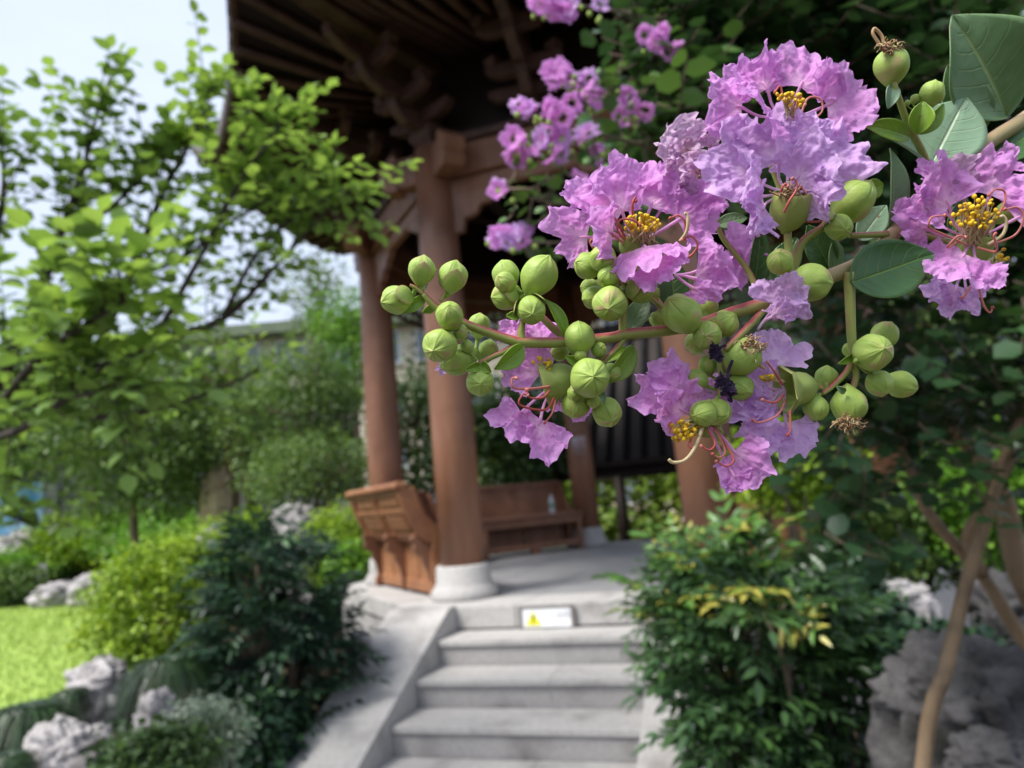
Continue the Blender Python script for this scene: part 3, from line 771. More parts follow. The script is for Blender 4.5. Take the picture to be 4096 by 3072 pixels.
corridor('long covered walk with white back wall across the lawn', (-20, 20.5, 0), (-5.2, 23.5, 0), 4.1, 5.6, 2.6, 7, floor=1.15, mat_w=WALLW)
bpn = D(30, 1100, 20.0)
BLU = pmat('blue_board', (.05, .26, .52), (.45, .6, .72), 1.6, .4)
bb = thing('notice_board', 'bright blue notice board standing beyond the lawn', 'board', (bpn.x, bpn.y, 0))
m_ = MB(); m_.frame(bpn, Vector((.85, 0, 0)), Vector((0, .04, 0)), Vector((0, 0, .7))); m_.build('panel', BLU, bb)
for s_ in (-1, 1):
    m_ = MB(); m_.tube([Vector((bpn.x + s_ * .7, bpn.y + .06, -.1)), Vector((bpn.x + s_ * .7, bpn.y + .06, bpn.z + .7))], .04, 8); m_.build('post', GR, bb, smo=True)
wp = D(108, 1090, 20.2); m_ = MB(); m_.lathe((wp.x, wp.y, 0), [(.24, -.1), (.24, .1), (.19, .14), (.19, 2.9), (.24, 2.96), (.24, 3.1)], 4)
tag(m_.build('gate_pillar', STONEL), 'square pale stone pillar beside the blue board', 'pillar')
gp = D(1080, 1062, 12.0); gl = thing('globe_lamp', 'white globe garden lamp on a thin post behind the pavilion', 'lamp', (gp.x, gp.y, 0))
m_ = MB(); m_.lathe(gp, [(.01, -.16)] + [(.17 * math.sin(R(t)), -.17 * math.cos(R(t))) for t in range(20, 180, 16)] + [(.01, .17)], 20); m_.build('globe', WH, gl, smo=True)
m_ = MB(); m_.tube([(gp.x, gp.y, -.1), (gp.x, gp.y, gp.z - .15)], .03, 8); m_.build('post', GR, gl, smo=True)

# ================================================================== TREES BEHIND
def tr(label, x, y, d, rx, ry, mat, leaf=.09, ncl=70, per=70, crad=.5, trunk=.11, name='garden_tree', bark=BARK, rz=None, lo=.35, shape='oval'):
    c = D(x, y, d); sx = rx / 1533 * d; sz = ry / 1533 * d
    return tree(name, label, (c.x + random.uniform(-.2, .2), c.y + .2, 0), [(c, (sx, rz or sx * .8, sz))], mat, bark, leaf, ncl, per, crad, trunk, 'trees behind the pavilion', lo=lo, shape=shape)
tr('tall dark leafy tree at the far end of the lawn', 60, 930, 21, 200, 170, G_DARK, .14, 130, 80, .8)
tr('broad mid green tree whose branches overhang the shrub bank', 290, 930, 12, 200, 180, G_TREE, .09, 120, 75, .45)
tr('dense dark tree with low crown over the tan stone', 470, 960, 13.5, 160, 150, G_DARK, .09, 100, 75, .45)
tr('feathery green tree standing left of the pavilion columns', 640, 900, 11.5, 140, 150, G_TREE, .07, 110, 80, .35, .09)
tr('thin crowned tree rising above the apartment roof line', 690, 640, 19, 75, 90, G_TREE, .10, 30, 45, .5)
tr('slim yellow green tree beside the outermost column', 760, 740, 14, 75, 115, G_BRI, .08, 55, 70, .4, .08)
tr('low spreading layered tree seen left of the carved bench', 690, 1020, 10, 150, 70, G_TREE, .055, 90, 80, .26, .09)
tr('mid green tree framed between the two left columns', 900, 930, 13, 75, 170, G_DARK, .09, 70, 75, .4)
tr('leafy tree seen through the open pavilion front', 1110, 930, 11.2, 100, 110, G_DARK, .09, 80, 75, .45, .08)
tr('pale leaved tree behind the roof corner', 420, 850, 17, 180, 90, G_TREE, .10, 90, 60, .6)
tr('bushy tree beyond the covered walk', 200, 830, 20, 240, 110, G_TREE, .12, 90, 60, .7)
tr('bright green tree behind the right front column', 1700, 850, 13, 150, 140, G_BRI, .09, 90, 70, .45)
tr('large tree crowding the right side behind the crape myrtle', 2050, 760, 11, 260, 300, G_TREE, .09, 150, 80, .5)
tr('dark tree above the right rocks', 1850, 480, 14, 300, 260, G_DARK, .11, 150, 75, .6)

# tan stump-like stone and the two bare trunks beside it
def rock(label, c, r, mat, seed, name='garden_rock', group='rocks in the garden', holes=.35):
    me_ = MB(); n1, n2 = 60, 40; vs = []
    c = Vector(c); g0 = ghz(c.x, c.y)
    for j in range(n2 + 1):
        for i in range(n1):
            t = math.pi * j / n2; p_ = 2 * math.pi * i / n1
            u = Vector((math.sin(t) * math.cos(p_), math.sin(t) * math.sin(p_), math.cos(t)))
            q_ = 1 + .30 * noise.noise(u * 1.5 + Vector((seed, 0, 0))) + holes * .55 * noise.noise(u * 3.3 + Vector((0, seed, 0))) + .15 * noise.noise(u * 7 + Vector((0, 0, seed))) + .08 * noise.noise(u * 16 + Vector((seed, 0, seed))) + .04 * noise.noise(u * 34 + Vector((seed, 2, seed)))
            rg = abs(noise.noise(u * 2.6 + Vector((seed, seed, 0)))); q_ -= .18 * max(0, .22 - rg) / .22
            pz = u.z * r[2] * q_
            if pz < 0: pz *= max(1, (c.z - g0 + .08) / r[2])          # the foot reaches down into the soil
            vs.append(c + Vector((u.x * r[0] * q_, u.y * r[1] * q_, pz)))
    fs = [(j * n1 + i, j * n1 + (i + 1) % n1, (j + 1) * n1 + (i + 1) % n1, (j + 1) * n1 + i) for j in range(n2) for i in range(n1)]
    me_.add(vs, fs); ob = me_.build(name, mat, o=(c.x, c.y, c.z - r[2]), smo=True)
    return tag(ob, label, 'rock', group)
TAN = pmat('tan_stone', (.42, .31, .20), (.62, .50, .36), 4, .8, .5, 20, c3=(.30, .20, .12), s3=5, dist=.02)
c = D(468, 1065, 12.2); rock('upright tan scholar stone below the dark tree', c, (.26, .22, .48), TAN, 3.1, 'scholar_stone')
for i, (x0, y0, x1, y1, d_, r_, lab) in enumerate(((500, 1110, 488, 860, 12.4, .15, 'pale tan bare trunk rising behind the scholar stone'), (532, 1130, 520, 930, 11.8, .06, 'thin pale trunk right of the scholar stone'))):
    a_ = D(x0, y0, d_); b_ = D(x1, y1, d_); ro = thing('bare_trunk', lab, 'tree', (a_.x, a_.y, 0))
    m_ = MB(); m_.tube([Vector((a_.x, a_.y, -.1)), a_, a_.lerp(b_, .5) + Vector((.04, 0, 0)), b_], [r_ * 1.15, r_, r_ * .9, r_ * .6], 10, sm=3); m_.build('trunk', BARKY, ro, smo=True)
    m_ = MB()
    tips = []
    for k in range(6):
        q_ = b_ + Vector((random.uniform(-.5, .5), random.uniform(-.4, .4), random.uniform(.3, .9))); tips.append(q_)
        m_.tube([b_ - Vector((0, 0, .05)), b_.lerp(q_, .5) + Vector((0, 0, .05)), q_], [r_ * .3, r_ * .2, .01], 6, sm=2)
    m_.build('limb', BARKY, ro, smo=True)
    leaves('crown', *clump_leaves(tips, .3, 60, .08), G_TREE, ro)

# hedge of pale bamboo-like foliage behind the covered walk
hd = thing('bamboo_hedge', 'bright yellow green bamboo hedge beyond the pavilion', 'hedge', (5, 16, 0))
cs = [Vector((random.uniform(-1.5, 12), random.uniform(15.2, 16.6), random.uniform(.1, 3.2))) for _ in range(520)]
leaves('foliage', *clump_leaves(cs, .45, 60, .17), G_HEDGE, hd, 'oval')
m_ = MB()
for i in range(40):
    x = -1.4 + i * .33; m_.tube([(x, 15.9, -.1), (x + random.uniform(-.2, .2), 15.9 + random.uniform(-.3, .3), random.uniform(2.6, 3.6))], .025, 5)
m_.build('canes', BARKY, hd, smo=True)

# ================================================================== SHRUB BANK ON THE LEFT
def sh(label, x, y, d, rx, ry, mat, leaf, ncl, per, crad, group='shrubs of the garden bank', shape='oval', name='garden_shrub', rd=None, tj=.5):
    c = D(x, y, d); r = (rx / 1533 * d, rd or rx / 1533 * d * .8, ry / 1533 * d)
    return shrub(name, label, c, r, mat, leaf, ncl, per, crad, group, shape, tj=tj)
sh('bright green clipped shrub at the back of the lawn', 330, 1150, 18.5, 110, 48, G_BRI, .10, 110, 70, .4)
sh('yellow green low shrub left of the bright one', 170, 1165, 19, 85, 40, G_YEL, .10, 80, 70, .4)
sh('fresh green rounded shrub in the middle of the bank', 400, 1190, 15, 120, 52, G_BRI, .085, 110, 70, .33)
sh('lime green shrub below the scholar stone', 545, 1150, 10, 80, 36, G_YEL, .055, 60, 60, .2)
sh('lime green shrub next to the carved bench', 735, 1185, 8.3, 75, 75, G_YEL, .05, 90, 60, .18)
sh('dark low shrub under the carved bench', 760, 1240, 7.6, 50, 50, G_BRI, .05, 50, 60, .15)
sh('large yellow green azalea leaning over the lawn edge', 330, 1330, 5.4, 135, 150, G_YEL, .04, 170, 60, .14, tj=.6)
sh('yellow green azalea with pale tips above the big one', 440, 1215, 6.5, 110, 60, G_YEL, .042, 110, 60, .15, tj=.6)
sh('low olive shrub near the white lawn rocks', 60, 1225, 18.4, 75, 30, G_BRI, .09, 60, 60, .33)
sh('small shrub behind the white rocks', 30, 1262, 17.6, 60, 28, G_TREE, .08, 60, 60, .3)
sh('small pale variegated shrub with silvery leaf rosettes', 440, 1585, 2.75, 82, 62, G_SIL, .032, 60, 34, .05, name='variegated_shrub', shape='lance')
sh('low dark ground shrub under the left bush', 540, 1600, 3.7, 120, 90, G_NAND, .05, 70, 60, .12)
sh('creeping dark plant among the front rocks', 330, 1640, 2.6, 110, 45, G_DARK, .03, 70, 50, .07)
# right side shrubs
sh('lime green azalea before the right bench', 1700, 1010, 3.6, 120, 75, G_YEL, .035, 80, 45, .10)
sh('bright green azalea at the right behind the crossing stems', 2110, 1060, 3.7, 140, 120, G_BRI, .036, 130, 50, .11)
sh('green shrub against the right platform wall', 1900, 1180, 3.9, 150, 110, G_TREE, .04, 110, 55, .12)
sh('low dark shrub between the right rocks', 1800, 1340, 3.2, 120, 90, G_NAND, .04, 90, 55, .1)
sh('dark fern-like ground plant under the crossing stems', 2010, 1420, 2.5, 120, 40, G_NAND, .04, 60, 45, .07)

# rocks
def rk(label, x, y, d, rx, ry, mat, seed, rd=None):
    c = D(x, y, d); return rock(label, c, (rx / 1533 * d, rd or rx / 1533 * d * .8, ry / 1533 * d), mat, seed)
rk('large pale limestone rock at the front corner with grass beside it', 130, 1640, 2.7, 95, 75, ROCK, 1.3)
rk('upright pale rock touching the variegated shrub', 335, 1560, 3.0, 45, 70, ROCK, 2.2)
rk('small pale rock in front of the upright one', 290, 1620, 2.7, 40, 26, ROCK, 4.6)
rk('grey weathered rock at the lawn edge under the drooping grass', 215, 1480, 4.1, 70, 52, ROCK, 5.7)
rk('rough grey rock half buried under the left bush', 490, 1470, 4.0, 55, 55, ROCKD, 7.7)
rk('white lawn rock with a rounded knob', 125, 1282, 16.8, 55, 22, ROCK, 8.1)
rk('white lawn rock sloping towards the azalea', 200, 1272, 16.2, 45, 35, ROCK, 9.4)
rk('pale boulder under the blue board', 60, 1172, 19.3, 65, 26, ROCK, 10.2)
rk('small standing white rock on the lawn', 90, 1240, 17.9, 14, 22, ROCK, 11.9)
rk('pale rock among the lime shrubs', 455, 1180, 9.4, 30, 38, ROCK, 12.6)
rk('grey rock behind the dark bush near the bench', 640, 1120, 9.2, 50, 30, ROCK, 13.3)
rk('light rock wedged by the stair slab', 775, 1395, 4.4, 28, 30, ROCK, 14.8)
rk('big limestone rock in shade tones beside the tan stem', 2080, 1520, 2.1, 170, 140, ROCKD, 15.5)
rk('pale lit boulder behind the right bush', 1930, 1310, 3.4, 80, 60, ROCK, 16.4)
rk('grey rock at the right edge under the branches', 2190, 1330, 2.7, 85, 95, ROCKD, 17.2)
rk('low rock in shade tones at the foot of the tan stem', 2160, 1650, 1.75, 110, 60, ROCKD, 18.9)

# drooping liriope tufts
def tuft(label, x, y, d, rx, n, seed):
    random.seed(seed); c = D(x, y, d); c0 = Vector((c.x, c.y, c.z)); rr = rx / 1533 * d
    vs, fs, ts = [], [], []
    for i in range(n):
        a = random.uniform(0, 6.283); l = rr * random.uniform(.8, 1.5); u = Vector((math.cos(a), math.sin(a), 0)); sd = Vector((-u.y, u.x, 0)) * .0035
        b0 = c0 + u * rr * random.uniform(0, .25) - Vector((0, 0, rr * .1)); t = random.random(); nb = len(vs); h = random.uniform(.5, 1.0) * rr
        for k in range(6):
            f = k / 5; p = b0 + u * l * f * .8 + Vector((0, 0, h * (1.9 * f - 2.9 * f * f))); w_ = 1 - f * .85
            vs += [p - sd * w_, p + sd * w_]; ts += [t, t]
            if k: q_ = nb + 2 * k; fs.append((q_ - 2, q_ - 1, q_ + 1, q_))
    m_ = MB(); m_.add(vs, fs, ts)
    return tag(m_.build('liriope_tuft', G_GRASS, o=(c.x, c.y, c.z - rr * .2)), label, 'grass tuft', 'drooping grass tufts')
tuft('dark drooping liriope tuft between the left rocks', 365, 1440, 3.7, 100, 900, 21)
tuft('dark drooping liriope tuft at the corner of the lawn', 60, 1545, 3.0, 105, 900, 22)
tuft('small liriope tuft at the foot of the front rock', 20, 1640, 2.5, 60, 400, 23)
tuft('thin liriope tuft behind the pale rock by the lawn', 150, 1500, 3.9, 50, 300, 24)

# ================================================================== NANDINA BUSHES (each frond a part)
random.seed(31)
def frond_mesh(mat, tint, seed, fine=1.0):
    rs = np.random.default_rng(seed); P, Dd, Nn, Sz, Ti = [], [], [], [], []
    tb = MB(); tb.tube([(0, 0, 0), (0, .5, .06), (0, 1, -.08)], [.008, .006, .003], 4, tint=.2)
    def leaflet(p, d, s):
        P.append(p); Dd.append(d); Nn.append((rs.normal(0, .25), rs.normal(0, .25), 1)); Sz.append(s * rs.uniform(.8, 1.15)); Ti.append(np.clip(tint + rs.normal(0, .14), 0, 1))
    for i in range(5):
        y = .25 + i * .16
        for s_ in (-1, 1):
            if i < 3:
                l = .34 - .07 * i
                nj = 3 if fine > .9 else 5
                for j in range(nj):
                    f = (j + 1) / nj * l; q_ = (s_ * f * .8, y + f * .55, .03 - f * .12)
                    leaflet(q_, (s_ * .8, .9 + rs.normal(0, .3), -.25 + rs.normal(0, .3)), .23 * fine)
                    if j < nj - 1: leaflet(q_, (s_ * 1.0, -.1 + rs.normal(0, .4), -.2 + rs.normal(0, .3)), .2 * fine)
            else: leaflet((0, y, .0), (s_ * .8, .8, -.3 + rs.normal(0, .2)), .22)
    leaflet((0, .98, -.07), (0, 1, -.4), .24)
    v, f = leaf_arrays(np.array(P, float), np.array(Dd, float), np.array(Nn, float), np.array(Sz), 'lance')
    v = np.concatenate([v, np.array(tb.v)]); nf = len(P) * 7
    tri = []
    for q_ in tb.f:
        for k in range(1, len(q_) - 1): tri.append((q_[0] + nf, q_[k] + nf, q_[k + 1] + nf))
    f = np.concatenate([f, np.array(tri)])
    return fast_mesh('frond', v, f, np.concatenate([np.repeat(np.array(Ti), 7), np.array(tb.t)]), mat, (0, 0, 0))
def nandina(label, spots, mat, scale, n, tints, fine=1.0):
    c = spots[0][0]; base = Vector((c.x, c.y, 0)); root = thing('nandina_bush', label, 'shrub', base, 'nandina bushes flanking the stair')
    ms = [frond_mesh(mat, t, i, fine) for i, t in enumerate(tints)]
    b = MB(); tot = sum(s[1][0] * s[1][2] for s in spots)
    for cc, rr, tset in spots:
        m2 = int(n * rr[0] * rr[2] / tot)
        for i in range(m2):
            u = Vector(rand_dirs(1)[0]); u *= 1 + .3 * noise.noise(u * 2 + cc * 3); p = cc + Vector((u.x * rr[0], u.y * rr[1], u.z * rr[2])) * random.uniform(.5, 1) ** .5
            d = Vector((u.x, u.y, u.z * .5 + .15)) + Vector((random.gauss(0, .4), random.gauss(0, .4), random.gauss(0, .3)))
            y = d.normalized(); z = Vector((random.gauss(0, .3), random.gauss(0, .3), 1)); z = (z - y * z.dot(y)).normalized(); x = y.cross(z)
            s_ = scale * random.uniform(.7, 1.2)
            M = Matrix((x, y, z)).transposed().to_4x4() @ Matrix.Scale(s_, 4); M.translation = p - y * s_ * .5
            link('frond', ms[random.choice(tset)], M, root)
            if i % 6 == 0: b.tube([base + Vector((random.uniform(-.15, .15), random.uniform(-.15, .15), -.05)), base.lerp(p, .55) + Vector((0, 0, .08)), p - y * s_ * .5], [.011, .009, .005], 5, sm=2)
    b.build('stems', BARK, root, smo=True)
    return root
def sp(x, y, d, rx, ry, t, rd=None):
    return (D(x, y, d), (rx / 1533 * d, rd or rx / 1533 * d * .7, ry / 1533 * d), t)
nandina('large nandina bush overhanging the right stair slab, a few leaves yellow',
        [sp(1650, 1420, 2.8, 230, 230, (0, 1, 2)), sp(1560, 1235, 2.95, 150, 95, (3, 4, 5)), sp(1650, 1600, 2.7, 180, 130, (0, 1, 2)), sp(1680, 1300, 2.55, 130, 60, (2, 1, 6, 0)), sp(1480, 1330, 2.9, 90, 120, (3, 2, 4))],
        G_NAN, .32, 290, (.15, .34, .46, .76, .82, .66, .98), .92)  # darker tints on the lower fronds paint in the myrtle's shade
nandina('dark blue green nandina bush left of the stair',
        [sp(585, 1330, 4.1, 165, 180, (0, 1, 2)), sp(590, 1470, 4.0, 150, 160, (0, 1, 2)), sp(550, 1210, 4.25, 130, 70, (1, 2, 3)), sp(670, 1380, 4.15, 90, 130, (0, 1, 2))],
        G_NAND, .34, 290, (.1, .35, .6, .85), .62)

# ================================================================== OVERHANGING YOUNG TREE ON THE LEFT
random.seed(41)
yt = thing('plum_tree', 'young tree with fresh green leaves overhanging the lawn and the eave', 'tree', D(-260, 1500, 3.2) * 1.0)
MW[yt.as_pointer()].translation.z = 0; yt.location.z = 0
brs = [
    [(-260, 1500, 3.2, 34), (-180, 1180, 3.1, 30), (-60, 960, 3.0, 22), (60, 890, 3.0, 17), (180, 820, 3.0, 14), (330, 740, 3.1, 11), (480, 690, 3.2, 8), (600, 570, 3.1, 5), (720, 440, 3.0, 2)],
    [(-60, 960, 3.0, 18), (30, 760, 2.9, 12), (110, 560, 2.9, 9), (175, 380, 2.9, 6), (215, 225, 2.9, 2)],
    [(180, 820, 3.0, 10), (280, 600, 3.0, 8), (350, 420, 3.05, 6), (420, 290, 3.05, 4), (455, 190, 3.0, 2)],
    [(330, 740, 3.1, 8), (430, 560, 3.0, 6), (520, 390, 2.95, 5), (570, 320, 2.9, 3), (610, 265, 2.9, 2)],
    [(-180, 1180, 3.1, 16), (-60, 700, 2.8, 10), (5, 440, 2.8, 6), (0, 290, 2.8, 2)],
    [(480, 690, 3.2, 6), (560, 540, 3.05, 5), (660, 455, 3.0, 3), (750, 415, 2.95, 2)],
    [(-60, 960, 3.0, 12), (60, 800, 2.2, 9), (160, 720, 1.9, 6), (270, 650, 1.8, 3)],
    [(-60, 960, 3.0, 12), (40, 930, 2.3, 9), (150, 860, 2.0, 6), (260, 850, 1.95, 3)],
    [(60, 890, 3.0, 10), (250, 900, 3.3, 7), (420, 860, 3.5, 5), (560, 800, 3.6, 3)],
    [(280, 600, 3.0, 6), (390, 560, 3.2, 5), (500, 480, 3.2, 4), (600, 420, 3.1, 2)],
    [(110, 560, 2.9, 7), (200, 480, 3.0, 5), (300, 390, 3.0, 4), (340, 310, 3.0, 2)],
    [(-60, 960, 3.0, 10), (-20, 1080, 2.6, 7), (60, 1130, 2.4, 3)],
]
b = MB(); pts = []
for bi, br in enumerate(brs):
    P = [D(x, y, d) for x, y, d, r_ in br]; rad = [r_ / 1533 * q_[2] for r_, q_ in zip([q_[3] for q_ in br], br)]
    b.tube(P, rad, 7, sm=4)
    Ps, _ = smooth(P, rad, 8)
    for i in range(6, len(Ps)): pts.append((Ps[i], (Ps[i] - Ps[i - 1]).normalized(), i / len(Ps), bi))
b.build('branches', BARKD, yt, smo=True)
tw = MB(); LP = []
for p, t, f, bi in pts:
    if p.z < 1.0: continue
    for s_ in range(2):
        if random.random() < (.30 if p.z > 2.2 else .12): continue
        u = Vector((random.gauss(0, 1), random.gauss(0, .8), random.gauss(.45, .8))).normalized()
        d = (u * .85 + t * .7 + Vector((0, 0, .25))).normalized(); l = random.uniform(.12, .42) * (1.15 - .4 * f)
        e = p + d * l + Vector((0, 0, .05 * l)); mid = p.lerp(e, .5) + Vector((0, 0, .03))
        tw.tube([p, mid, e], [.003, .0022, .0012], 4)
        nl = max(3, int(l / .032)); near = bi in (6, 7, 11)
        cl_t = min(1, max(0, .42 + .3 * noise.noise(e * 2.2) + (.30 if e.x > -1.45 and e.z > 2.0 else 0)))  # extra tint on the upper right shoots paints them as brightly lit
        for k in range(nl):
            g_ = (k + .6) / nl; q_ = p.lerp(mid, g_ * 2) if g_ < .5 else mid.lerp(e, g_ * 2 - 1)
            sd = d.cross(Vector((0, 0, 1))).normalized() * (1 if k % 2 else -1)
            ld = (d * .55 + sd * .9 + Vector((random.gauss(0, .25), random.gauss(0, .25), random.gauss(-.25, .3))))
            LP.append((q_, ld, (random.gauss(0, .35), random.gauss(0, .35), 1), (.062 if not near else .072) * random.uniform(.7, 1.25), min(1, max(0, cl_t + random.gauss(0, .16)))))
        LP.append((e, d + Vector((0, 0, -.1)), (random.gauss(0, .3), -.2, 1), .06, min(1, cl_t + .2)))
tag(tw.build('twigs', BARKD, yt, smo=True), kind='stuff')
def pxof(p):
    v = p - CAM; z = v.dot(fwd); return 2048 + FPX * v.dot(rt) / z, 1536 - FPX * v.dot(up) / z, z
def split_leaves(LP, root, mat, shape, nmax):
    sc_ = []
    for i, l in enumerate(LP):
        x, y, z = pxof(l[0]); inf = 0 < x < 4096 and 0 < y < 3072 and z > 0
        sc_.append((l[3] / max(z, .1) if inf else 0, i))
    sc_.sort(reverse=True); pick = set(i for s_, i in sc_[:nmax] if s_ > 0)
    for i in pick: leaf_obj(root, *LP[i], mat, shape)
    rest = [LP[i] for i in range(len(LP)) if i not in pick]
    if rest:
        a = [np.array([tuple(r_[k]) if k < 3 else r_[k] for r_ in rest], float) for k in range(5)]
        leaves('foliage', *a, mat, root, shape)
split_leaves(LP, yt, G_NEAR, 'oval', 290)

# ================================================================== CRAPE MYRTLE SHRUB BEHIND (dark leaves, blurred flowers)
random.seed(51)
ct = thing('crape_myrtle_tree', 'crape myrtle with crossing tan stems, dark leaves and soft pink flower sprays', 'tree', (1.05, 1.6, 0))
stems = [
    [(1990, 1690, 1.40, 16), (2042, 1450, 1.42, 15), (2085, 1270, 1.44, 14), (2118, 1160, 1.45, 13), (2152, 1050, 1.46, 13), (2195, 930, 1.48, 12), (2260, 780, 1.5, 13), (2290, 600, 1.5, 11), (2250, 420, 1.5, 9), (2150, 250, 1.45, 7), (2030, 120, 1.4, 4)],
    [(2330, 1520, 1.7, 17), (2212, 1385, 1.7, 15), (2120, 1240, 1.7, 13), (2010, 1115, 1.7, 12), (1960, 1000, 1.7, 9), (1900, 880, 1.7, 6), (1800, 800, 1.7, 3)],
    [(2330, 1500, 2.1, 28), (2205, 1240, 2.1, 24), (2170, 1090, 2.1, 21), (2110, 980, 2.1, 18), (2040, 920, 2.1, 18), (1980, 880, 2.05, 12), (1880, 760, 2.0, 8), (1800, 560, 1.9, 6), (1720, 300, 1.8, 4)],
    [(2120, 1240, 1.7, 14), (2090, 1160, 1.65, 13), (2130, 1090, 1.6, 11), (2190, 980, 1.55, 9)],
    [(2330, 700, 1.6, 16), (2180, 500, 1.6, 13), (2000, 330, 1.6, 11), (1800, 200, 1.5, 9), (1600, 110, 1.4, 7), (1400, 40, 1.25, 4), (1240, 10, 1.1, 2)],
    [(1800, 200, 1.5, 8), (1620, 260, 1.35, 6), (1450, 230, 1.2, 4), (1330, 200, 1.08, 3), (1230, 160, 1.0, 2)],
    [(1620, 260, 1.35, 6), (1480, 330, 1.2, 5), (1340, 300, 1.08, 4), (1230, 285, 1.0, 3), (1120, 300, .97, 2)],
    [(1480, 330, 1.2, 5), (1340, 430, 1.08, 4), (1200, 440, 1.0, 3), (1085, 405, .96, 2)],
    [(1480, 400, 1.2, 5), (1330, 500, 1.1, 4), (1200, 525, 1.02, 3), (1090, 512, .98, 2)],
    [(1600, 110, 1.4, 5), (1500, 130, 1.3, 4), (1430, 90, 1.2, 2)],
    [(2330, 300, 1.7, 16), (2150, 120, 1.7, 12), (1950, 40, 1.6, 9), (1700, -20, 1.5, 6), (1450, -60, 1.3, 4)],
]
b = MB(); bt2 = MB(); pts = []
for bi, br in enumerate(stems):
    P = [D(x, y, d) for x, y, d, r_ in br]; rad = [q_[3] / 1533 * q_[2] for q_ in br]
    if bi < 3: q0 = P[0] + (P[0] - P[1]) * ((P[0].z + .1) / max(.05, (P[1].z - P[0].z))); P.insert(0, Vector((P[0].x * .4 + q0.x * .6, P[0].y * .4 + q0.y * .6, -.1))); rad.insert(0, rad[0] * 1.1)
    nm_ = 'stem' if bi < 4 else 'branch'
    mb = MB(); mb.tube(P, rad, 10, sm=4); mb.build(nm_, BARKY if bi < 4 else BARK, ct, smo=True)
    Ps, _ = smooth(P, rad, 8)
    for i in range(4, len(Ps)): pts.append((Ps[i], (Ps[i] - Ps[i - 1]).normalized(), i / len(Ps), bi))
LP = []; tw = MB()
def myr_shoot(p, d, l, t0, sz=.045):
    e = p + d * l; tw.tube([p, p.lerp(e, .5) - Vector((0, 0, .01)), e], [.0022, .0017, .001], 4)
    n = max(3, int(l / .022))
    for k in range(n):
        q_ = p.lerp(e, (k + .7) / n); sd = d.cross(Vector((0, 0, 1))).normalized() * (1 if k % 2 else -1)
        LP.append((q_, d * .45 + sd + Vector((random.gauss(0, .3), random.gauss(0, .3), random.gauss(-.15, .35))), (random.gauss(0, .4), random.gauss(-.2, .4), 1), sz * random.uniform(.7, 1.2), min(1, max(0, t0 + random.gauss(0, .15)))))
for p, t, f, bi in pts:
    px, py, pz = pxof(p)
    if bi < 4 and py > 1750: continue
    for s_ in range({4: 6, 10: 6, 2: 4, 0: 3, 1: 4}.get(bi, 2)):
        if px / K < 1360 and (bi in (4, 10) or random.random() < .72): continue
        if px / K < 1500 and bi in (4, 10) and random.random() < .5: continue
        u = Vector((random.gauss(0, 1), random.gauss(0, 1), random.gauss(.1, .9))).normalized()
        if px / K < 1420 and bi > 3:
            u = Vector((abs(u.x), abs(u.y), u.z)); myr_shoot(p, (u + t * .4).normalized(), random.uniform(.03, .08), .8, .022); continue
        myr_shoot(p, (u + t * .4).normalized(), random.uniform(.08, .24), .32 + .3 * noise.noise(p * 3) + (.25 if bi in (5, 6, 7, 8, 9) else 0), .042)
# fill of leaves through the crown behind the sharp flowers, and the hanging ones at the right
for _ in range(520):
    x = random.uniform(1400, 2330); y = random.uniform(-150, 470); d = random.uniform(1.35, 2.3)
    if x < 1650 and y > 420 - (1650 - x) * .8: continue
    u = Vector((random.gauss(.5, 1), random.gauss(.2, 1), random.gauss(-.1, .7))).normalized(); myr_shoot(D(x, y, d), u, random.uniform(.1, .2), .30 + .3 * noise.noise(D(x, y, d) * 3), .047)
for _ in range(240):
    x = random.uniform(1580, 2330); y = random.uniform(560, 1060); d = random.uniform(1.3, 2.1)
    if x < 1780 and y > 880: continue
    if y > 950 and random.random() < .5: continue
    u = Vector((random.gauss(0, 1), random.gauss(0, 1), random.gauss(-.3, .6))).normalized(); myr_shoot(D(x, y, d), u, random.uniform(.08, .2), .28 + .3 * noise.noise(D(x, y, d) * 3))
for _ in range(22):
    x = random.gauss(1840, 40); y = random.uniform(880, 1200); d = random.uniform(1.25, 1.5)
    u = Vector((random.gauss(0, 1), random.gauss(0, .6), random.gauss(-.5, .6))).normalized(); myr_shoot(D(x, y, d), u, random.uniform(.05, .12), .12)
tag(tw.build('twigs', BARK, ct, smo=True), kind='stuff')
split_leaves(LP, ct, G_MYR, 'round', 290)
